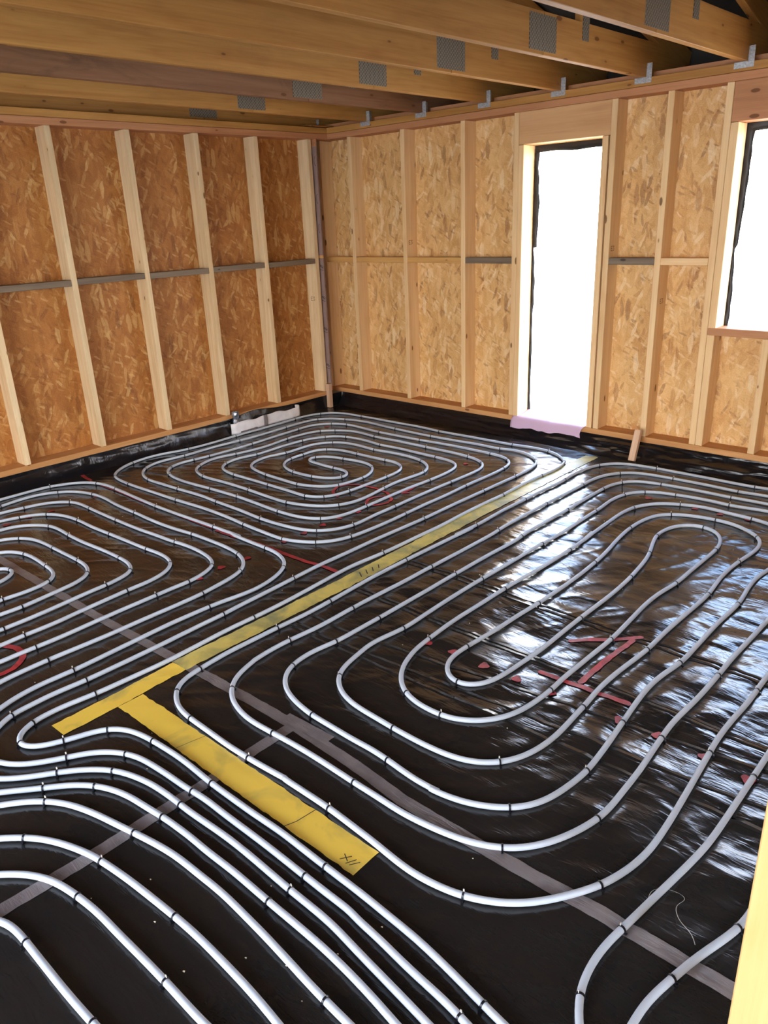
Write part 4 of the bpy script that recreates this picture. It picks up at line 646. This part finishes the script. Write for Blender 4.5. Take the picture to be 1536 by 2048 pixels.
NAMES = {
 'A': 'white heating pipe coiled in the far corner, returning along the yellow stripe',
 'B': 'white heating pipe coiled along the left wall, cut by the left photo edge',
 'C': 'long white heating pipe looping over the whole floor right of the long yellow stripe',
 'D5': 'white heating pipe curving in from left edge, fifth of the fan from the yellow stripe',
 'D6': 'white heating pipe curving in from left edge, sixth of the fan from the yellow stripe',
 'D7': 'white heating pipe curving in from the left edge, second nearest the bottom left corner',
 'D8': 'short white heating pipe nearest the bottom left corner'}
clips = []
for c in CLIPS:
    if all((c[0]-d[0])**2+(c[1]-d[1])**2 > 0.035**2 for d in clips): clips.append(c)
per = {k: [] for k in paths}
for ci, c in enumerate(clips):
    best = min(((np.min(np.hypot(p[:, 0]-c[0], p[:, 1]-c[1])), k) for k, p in paths.items()))
    p = paths[best[1]]; i = int(np.argmin(np.hypot(p[:, 0]-c[0], p[:, 1]-c[1]))); i = max(1, min(len(p)-2, i))
    d = p[i+1]-p[i-1]; per[best[1]].append((p[i][0], p[i][1], math.atan2(d[1], d[0]), ci))
for k, p in paths.items():
    o = tube(p, 'heating_pipe', M_PIPE); tag(o, NAMES[k], 'pipe', 'white underfloor heating pipes')
    L = sorted(per[k], key=lambda c: (c[0]-CAM[0])**2+(c[1]-CAM[1])**2)
    rest = []
    for n, (x, y, a, ci) in enumerate(L):
        # tie head on the side turned to the camera
        if math.cos(a)*(CAM[1]-y)-math.sin(a)*(CAM[0]-x) > 0: a += math.pi
        me = TIET if ci in TAILS else TIE; z = 0.012
        if n < 100:
            t = bpy.data.objects.new('cable_tie', me); t.location = (x, y, z); t.rotation_euler = (0, 0, a); COL.objects.link(t); t.parent = o
            t['label'] = 'dark cable tie'
        else: rest.append((x, y, z, a))
    if rest:
        V, F = [], []
        for x, y, z, a in rest:
            n0 = len(V); ca, sa = math.cos(a), math.sin(a)
            for v in TIE.vertices: V.append((x+v.co.x*ca-v.co.y*sa, y+v.co.x*sa+v.co.y*ca, z+v.co.z))
            F += [tuple(n0+i for i in q.vertices) for q in TIE.polygons]
        t = mesh_obj('cable_tie', V, F, M_ZIP, o); t['kind'] = 'stuff'; t['label'] = 'farther dark cable ties'

# ------------------------------------------------------------------ tape and paint lying on the film
def ribbon(name, pts, width, mat, off=0.0016, step=0.0125, jag=0.0015, taper=None, cap=False, seed=0):
    P = np.array(pts, float); s = np.concatenate([[0], np.cumsum(np.linalg.norm(np.diff(P, axis=0), axis=1))]); n = max(3, int(s[-1]/step))
    ss = np.linspace(0, s[-1], n); R = np.stack([np.interp(ss, s, P[:, k]) for k in range(2)], 1)
    d = np.gradient(R, axis=0); d /= np.maximum(1e-9, np.linalg.norm(d, axis=1))[:, None]; nr = np.stack([-d[:, 1], d[:, 0]], 1)
    m = max(3, int(width/step)+1); q = np.linspace(-0.5, 0.5, m); wv = np.full(n, width) if np.isscalar(width) else width
    if taper: wv = np.interp(ss/s[-1], [t[0] for t in taper], [t[1] for t in taper])
    if cap:
        e = np.minimum(ss, s[-1]-ss); r = wv/2; wv = wv*np.sqrt(np.clip(1-(1-np.minimum(e/r, 1))**2, 0.05, 1))
    V = []
    for j in range(m):
        edge_ = jag*(vnoise(ss*40, np.full(n, j+0.5), 90+seed)-0.5)*2*(abs(q[j])*2)
        V.append(R + nr*(wv*q[j]+edge_)[:, None])
    V = np.stack(V, 1).reshape(-1, 2); z = film_h(V[:, 0], V[:, 1])+off; V = np.concatenate([V, z[:, None]], 1)
    F = [(i*m+j, (i+1)*m+j, (i+1)*m+j+1, i*m+j+1) for i in range(n-1) for j in range(m-1)]
    return mesh_obj(name, V, F, mat, smooth=True)

TA = [(1.222,-3.993),(1.568,-3.983),(2.285,-3.964),(2.9,-3.935),(3.254,-3.915),(3.488,-3.905),(3.752,-3.897),(4.12,-3.907),(4.35,-3.925),(4.61,-3.919),(4.838,-3.91),(4.999,-3.899),(5.184,-3.895),(5.347,-3.890),(5.6,-3.89)]
o = ribbon('adhesive_tape', [(0.2, -4.0)]+TA, 0.05, M_TAPE, seed=1); tag(o, 'long grey tape crossing the floor from left edge to bottom right corner', 'tape')
o = ribbon('adhesive_tape', [(3.774,-5.6),(3.774,-4.995),(3.779,-4.844),(3.783,-4.683),(3.781,-4.498),(3.779,-4.271),(3.769,-4.079),(3.769,-3.915)], 0.05, M_TAPE, off=0.0022, seed=2); tag(o, 'shorter grey tape meeting the long one at a right angle near the pipe fan', 'tape')
o = ribbon('adhesive_tape', [(3.70,-3.885),(3.94,-3.872)], 0.055, M_TAPE, off=0.0026, seed=3); tag(o, 'short torn patch of grey tape over the joint of the two strips', 'tape')

STRIPES = []
def stripe(*a, **k):
    o_ = ribbon(*a, **k); STRIPES.append(o_); return o_
o = stripe('yellow_stripe', [(2.985,-0.2),(2.99,-0.9)], 0.105, M_YEL, off=0.0030, jag=0.003, seed=4); tag(o, 'far end of the thin yellow sprayed stripe below the lilac film', 'paint stripe', 'yellow sprayed stripes')
o = stripe('yellow_stripe', [(2.99,-0.90),(3.0,-1.6),(3.05,-2.9),(3.063,-3.95)], 0.105, M_YEL, off=0.0030, jag=0.004, seed=5); tag(o, 'long thin yellow sprayed stripe running between the pipe loops', 'paint stripe', 'yellow sprayed stripes')
o = stripe('yellow_stripe', [(3.065,-3.951),(3.08,-4.2),(3.092,-4.51)], 0.095, M_YEL2, off=0.0030, jag=0.003, seed=6); tag(o, 'bright near end of the long yellow stripe, at the tee with the short one', 'paint stripe', 'yellow sprayed stripes')
o = stripe('yellow_stripe', [(3.132,-4.223),(3.6,-4.212),(4.0,-4.203),(4.443,-4.193)], 0.112, M_YEL2, off=0.0031, jag=0.003, seed=7); tag(o, 'broad bright yellow sprayed stripe lying at a right angle to the long one', 'paint stripe', 'yellow sprayed stripes')

def floor_marks(name, paths_, w_, parent):
    o = strokes(name, paths_, w_, M_DARK, ((0, 0, 0.0085), (1, 0, 0), (0, 1, 0), (0, 0, 1)), parent); o['label'] = 'black pen mark' if name == 'pen_mark' else 'dark crack in the paint'
for q in ([(3.02,-0.70),(3.06,-0.68),(3.065,-0.64),(3.03,-0.63)], [(3.03,-0.61),(3.07,-0.59),(3.06,-0.55)]): floor_marks('pen_mark', [q], 0.007, STRIPES[0])
for k in range(4): floor_marks('pen_mark', [[(3.03+0.004*k, -2.80+0.045*k), (3.075, -2.83+0.045*k)]], 0.006, STRIPES[1])
for q in ([(4.375,-4.235),(4.395,-4.205)], [(4.372,-4.212),(4.398,-4.226)], [(4.40,-4.235),(4.415,-4.205)], [(4.413,-4.232),(4.430,-4.205)]): floor_marks('pen_mark', [q], 0.003, STRIPES[3])
floor_marks('paint_crack', [[(4.145,-4.262),(4.16,-4.22),(4.168,-4.148)]], 0.003, STRIPES[3])
floor_marks('paint_crack', [[(3.545,-4.272),(3.555,-4.22),(3.57,-4.155)]], 0.002, STRIPES[3])

def red(paths_, w, label, off=0.0034):
    V, F = [], []; objs = []
    for p in paths_:
        o = ribbon('red_mark', p, w, M_RED, off=off, step=0.008, jag=0.002, cap=True, seed=len(p)); objs.append(o)
    if len(objs) > 1:
        V, F = [], []
        for o in objs:
            n0 = len(V); V += [tuple(v.co) for v in o.data.vertices]; F += [tuple(n0+i for i in q.vertices) for q in o.data.polygons]
            bpy.data.objects.remove(o)
        objs = [mesh_obj('red_mark', V, F, M_RED, smooth=True)]
    return tag(objs[0], label, 'paint mark', 'red paint marks on the film')
red([[(4.25,-2.712),(4.309,-2.648),(4.378,-2.592),(4.438,-2.532),(4.49,-2.475)], [(4.468,-2.52),(4.458,-2.685),(4.452,-2.854),(4.455,-2.975)], [(4.278,-3.0),(4.373,-2.992),(4.459,-2.99),(4.548,-2.99),(4.627,-2.986),(4.68,-2.975)]], 0.026, 'big red sprayed letter I right of the innermost pipe loop')
red([[(2.2,-4.42),(2.248,-4.396),(2.29,-4.374),(2.335,-4.357),(2.404,-4.355),(2.445,-4.372),(2.475,-4.40),(2.504,-4.44),(2.51,-4.485),(2.50,-4.53),(2.46,-4.56)]], 0.03, 'red sprayed arc cut by the left edge of the photo')
red([[(0.035,-2.84),(0.04,-2.90),(0.148,-2.925),(0.252,-2.929)]], 0.03, 'short bent red stroke at the foot of the left wall')
red([[(0.252,-2.94),(0.635,-2.936),(0.916,-2.938),(1.4,-2.93),(1.848,-2.922)]], 0.012, 'long thin red line beside a pipe of the left coil')
red([[(1.87,-2.922),(2.045,-2.912),(2.264,-2.892),(2.408,-2.887),(2.526,-2.887),(2.677,-2.881),(2.786,-2.861),(2.944,-2.862)]], 0.028, 'thick red line pointing at the yellow stripe')
red([[(2.057,-2.03),(2.0,-2.02),(1.94,-1.97),(1.895,-1.89),(1.925,-1.81),(2.007,-1.762),(2.139,-1.75),(2.266,-1.764),(2.31,-1.79)]], 0.022, 'open red curve in the middle of the far coil')
el = [(2.335+0.075*math.cos(t), -1.915+0.095*math.sin(t)) for t in np.linspace(0.2, 6.5, 26)]
red([el], 0.022, 'small red ring in the far coil')
red([[(2.337,-1.725),(2.357,-1.67),(2.352,-1.60),(2.345,-1.541)], [(2.36,-1.72),(2.40,-1.67)]], 0.02, 'red tick beside the small red ring')
for i, (x, y) in enumerate(DOTS):
    n = 22; rr = 0.017+0.006*((i*37) % 10)/10; V = [(x, y)]
    rng = random.Random(i)
    for r in (0.5, 1.0):
        for k in range(n): a = 2*math.pi*k/n; q = rr*r*(1+0.16*math.sin(3*a+i)+0.12*(rng.random()-0.5)*r); V.append((x+q*math.cos(a), y+q*math.sin(a)*1.1))
    A = np.array(V); z = film_h(A[:, 0], A[:, 1])+0.0035; V = [(a, b, c) for (a, b), c in zip(V, z)]
    F = [(0, 1+k, 1+(k+1) % n) for k in range(n)] + [(1+k, 1+n+k, 1+n+(k+1) % n, 1+(k+1) % n) for k in range(n)]
    o = mesh_obj('red_dot', V, F, M_RED, smooth=True); tag(o, 'small red sprayed dot on the black film', 'paint dot', 'small red dots marking the pipe turns')

# ------------------------------------------------------------------ things by the walls
# white insulation wrap standing along the left wall
V, F = [], []; n = 60; hs_ = 7
def wrap_pt(t):
    if t < 0.12: a = math.pi*(1-t/0.12); return (0.066+0.026*math.cos(a*1.0)*-1*0.0+0.028*math.sin(a), -1.455-0.0-0.028*math.cos(a)*1.0+0.02)
    if t > 0.94: a = (t-0.94)/0.06*math.pi*1.3; return (0.060-0.022*(1-math.cos(a)), -0.655+0.022*math.sin(a))
    u = (t-0.12)/0.82; return (0.094-0.034*u+0.004*math.sin(u*9), -1.43+0.775*u)
for i in range(n):
    t = i/(n-1); x, y = wrap_pt(t); h = 0.108+0.006*math.sin(t*13)+0.004*math.sin(t*31)-0.01*t
    if t < 0.14: x, y = 0.066+0.030*math.sin(math.pi*t/0.28), -1.475+0.045*(t/0.14)
    if t < 0.14: h = 0.100
    if t > 0.93: h += 0.016
    for j in range(hs_): s = j/(hs_-1); V.append((x+0.004*math.sin(s*3+t*7), y, 0.002+h*s))
for i in range(n-1):
    for j in range(hs_-1): k = i*hs_+j; F.append((k, k+hs_, k+hs_+1, k+1))
M_WRAP = paint('white_foam_sheet', rgb(244, 242, 242), rgb(222, 218, 222), 9.0, 0.3, 0.7, 0.7)
wp = mesh_obj('insulation_strip', V, F, M_WRAP, smooth=True); sm = wp.modifiers.new('thickness', 'SOLIDIFY'); sm.thickness = 0.006
tag(wp, 'white foam strip standing on edge at the foot of the left wall', 'insulation strip')
b1 = boxes('tape_band', [(0.078, 0.091, -1.105, -1.07, 0.004, 0.112)], M_TAPE, wp); b1['label'] = 'grey tape band'
b2 = boxes('tape_band', [(0.088, 0.101, -1.39, -1.20, 0.004, 0.022)], M_TAPE, wp); b2['label'] = 'grey tape along the foot'
# foil-wrapped pipe stub
bm = bmesh.new(); rings = []
K = 20
for i, (z, r) in enumerate([(0.0, 0.026), (0.03, 0.027), (0.07, 0.026), (0.11, 0.029), (0.13, 0.026), (0.155, 0.031), (0.175, 0.034), (0.195, 0.033), (0.200, 0.030), (0.196, 0.024), (0.15, 0.020)]):
    rings.append([bm.verts.new((0.052+r*math.cos(2*math.pi*k/K)*(1+0.08*math.sin(k*5+i*2)), -1.40+r*math.sin(2*math.pi*k/K)*(1+0.08*math.cos(k*4+i)), z)) for k in range(K)])
for a, b in zip(rings[:-1], rings[1:]):
    for k in range(K): bm.faces.new((a[k], a[(k+1) % K], b[(k+1) % K], b[k]))
bm.faces.new(rings[-1])
me = bpy.data.meshes.new('foil_pipe_stub'); bm.to_mesh(me); bm.free(); me.materials.append(simple('crumpled_foil', rgb(190, 200, 214), 0.25, 0.9))
o = bpy.data.objects.new('foil_pipe_stub', me); COL.objects.link(o); tag(o, 'silver foil-wrapped pipe stub at the left end of the white foam strip', 'pipe stub')
# foil scrap at the foot of the strip
V, F = [], []
for i in range(8):
    for j in range(5): V.append((0.075+0.018*j+0.004*math.sin(i*3), -1.47+0.028*i, 0.004+0.010*random.random()*(1 if j < 3 else 0.4)))
for i in range(7):
    for j in range(4): k = i*5+j; F.append((k, k+5, k+6, k+1))
o = mesh_obj('foil_scrap', V, F, bpy.data.materials['crumpled_foil']); tag(o, 'crumpled shiny foil scrap on the film in front of the pipe stub', 'foil')
# timber pegs
def peg(name, x, y, w, d, z1, lean, label, mat):
    o = timber(name, x-w/2, x+w/2, y-d/2, y+d/2, 0.004, z1, 'Z', mat)
    o.rotation_euler = (Matrix.Rotation(lean[0], 3, 'X') @ Matrix.Rotation(lean[1], 3, 'Y') @ Matrix.Rotation(-math.pi/2, 3, 'Y')).to_euler()
    return tag(o, label, 'timber peg')
peg('timber_peg', 0.030, -0.212, 0.045, 0.045, 0.245, (0.0, 0.0), 'short pale timber peg standing upright in the corner', MW_PINK)
peg('timber_peg', 3.285, -0.112, 0.048, 0.036, 0.240, (-0.32, 0.0), 'short pale timber peg leaning on the right wall between tall opening and window', MW_PINK)
# near post at the right edge
o = timber('timber_post', 5.4275, 5.5725, -4.045, -4.0, 0.004, 2.582, 'Z', MW_POST, bevel=0.003)
tag(o, 'ochre timber post cut by the bottom right corner of the photo', 'post')

# crumbs and scratches
V, F = [], []; rng = random.Random(9)
for (x, y) in [(4.05,-2.30),(4.2,-2.1),(3.62,-2.28),(3.55,-2.42),(4.05,-1.25),(3.86,-1.9),(4.1,-1.6),(2.02,-2.45),(4.29,-4.43),(4.33,-4.75),(4.14,-4.72),(4.62,-4.6),(4.42,-4.62),(3.95,-4.55),(3.93,-4.80),(4.0,-4.65),(4.65,-4.35),(4.67,-3.97),(3.7,-3.2),(4.4,-3.4),(3.9,-4.2),(4.5,-1.7),(4.45,-1.3),(3.75,-1.05),(3.7,-1.35)]+[(rng.uniform(1, 5), rng.uniform(-4.8, -0.5)) for _ in range(30)]:
    r = rng.uniform(0.0015, 0.0035); z = float(film_h(np.array([x]), np.array([y]))[0])+0.001
    n = len(V); V += [(x-r, y-r*0.6, z), (x+r*1.3, y-r*0.3, z), (x+r*0.4, y+r, z), (x, y, z+r)]; F += [(n, n+1, n+3), (n+1, n+2, n+3), (n+2, n, n+3), (n, n+2, n+1)]
o = mesh_obj('sawdust_crumbs', V, F, simple('pale_crumbs', rgb(226, 212, 176), 0.8)); tag(o, 'tiny pale sawdust crumbs scattered on the black film', 'crumbs', kind='stuff')
# loose thread by the grey tape
pts = [(5.13,-3.80),(5.12,-3.74),(5.16,-3.70),(5.20,-3.70),(5.19,-3.75),(5.22,-3.79),(5.255,-3.80),(5.275,-3.825)]
tp = smooth_path(pts, 0.006, 0.006); n = len(tp); V, F = [], []
for i, p in enumerate(tp):
    z = 0.010+0.004*math.sin(i*0.2)
    for k in range(5): a = 2*math.pi*k/5; V.append((p[0]+0.0007*math.cos(a), p[1]+0.0007*math.cos(a+0.8), z+0.0007*math.sin(a)))
for i in range(n-1):
    for k in range(5): k2 = (k+1) % 5; F.append((i*5+k, i*5+k2, i*5+5+k2, i*5+5+k))
o = mesh_obj('loose_thread', V, F, M_TAIL, smooth=True); tag(o, 'thin loose pale thread curled beside the long grey tape', 'thread')
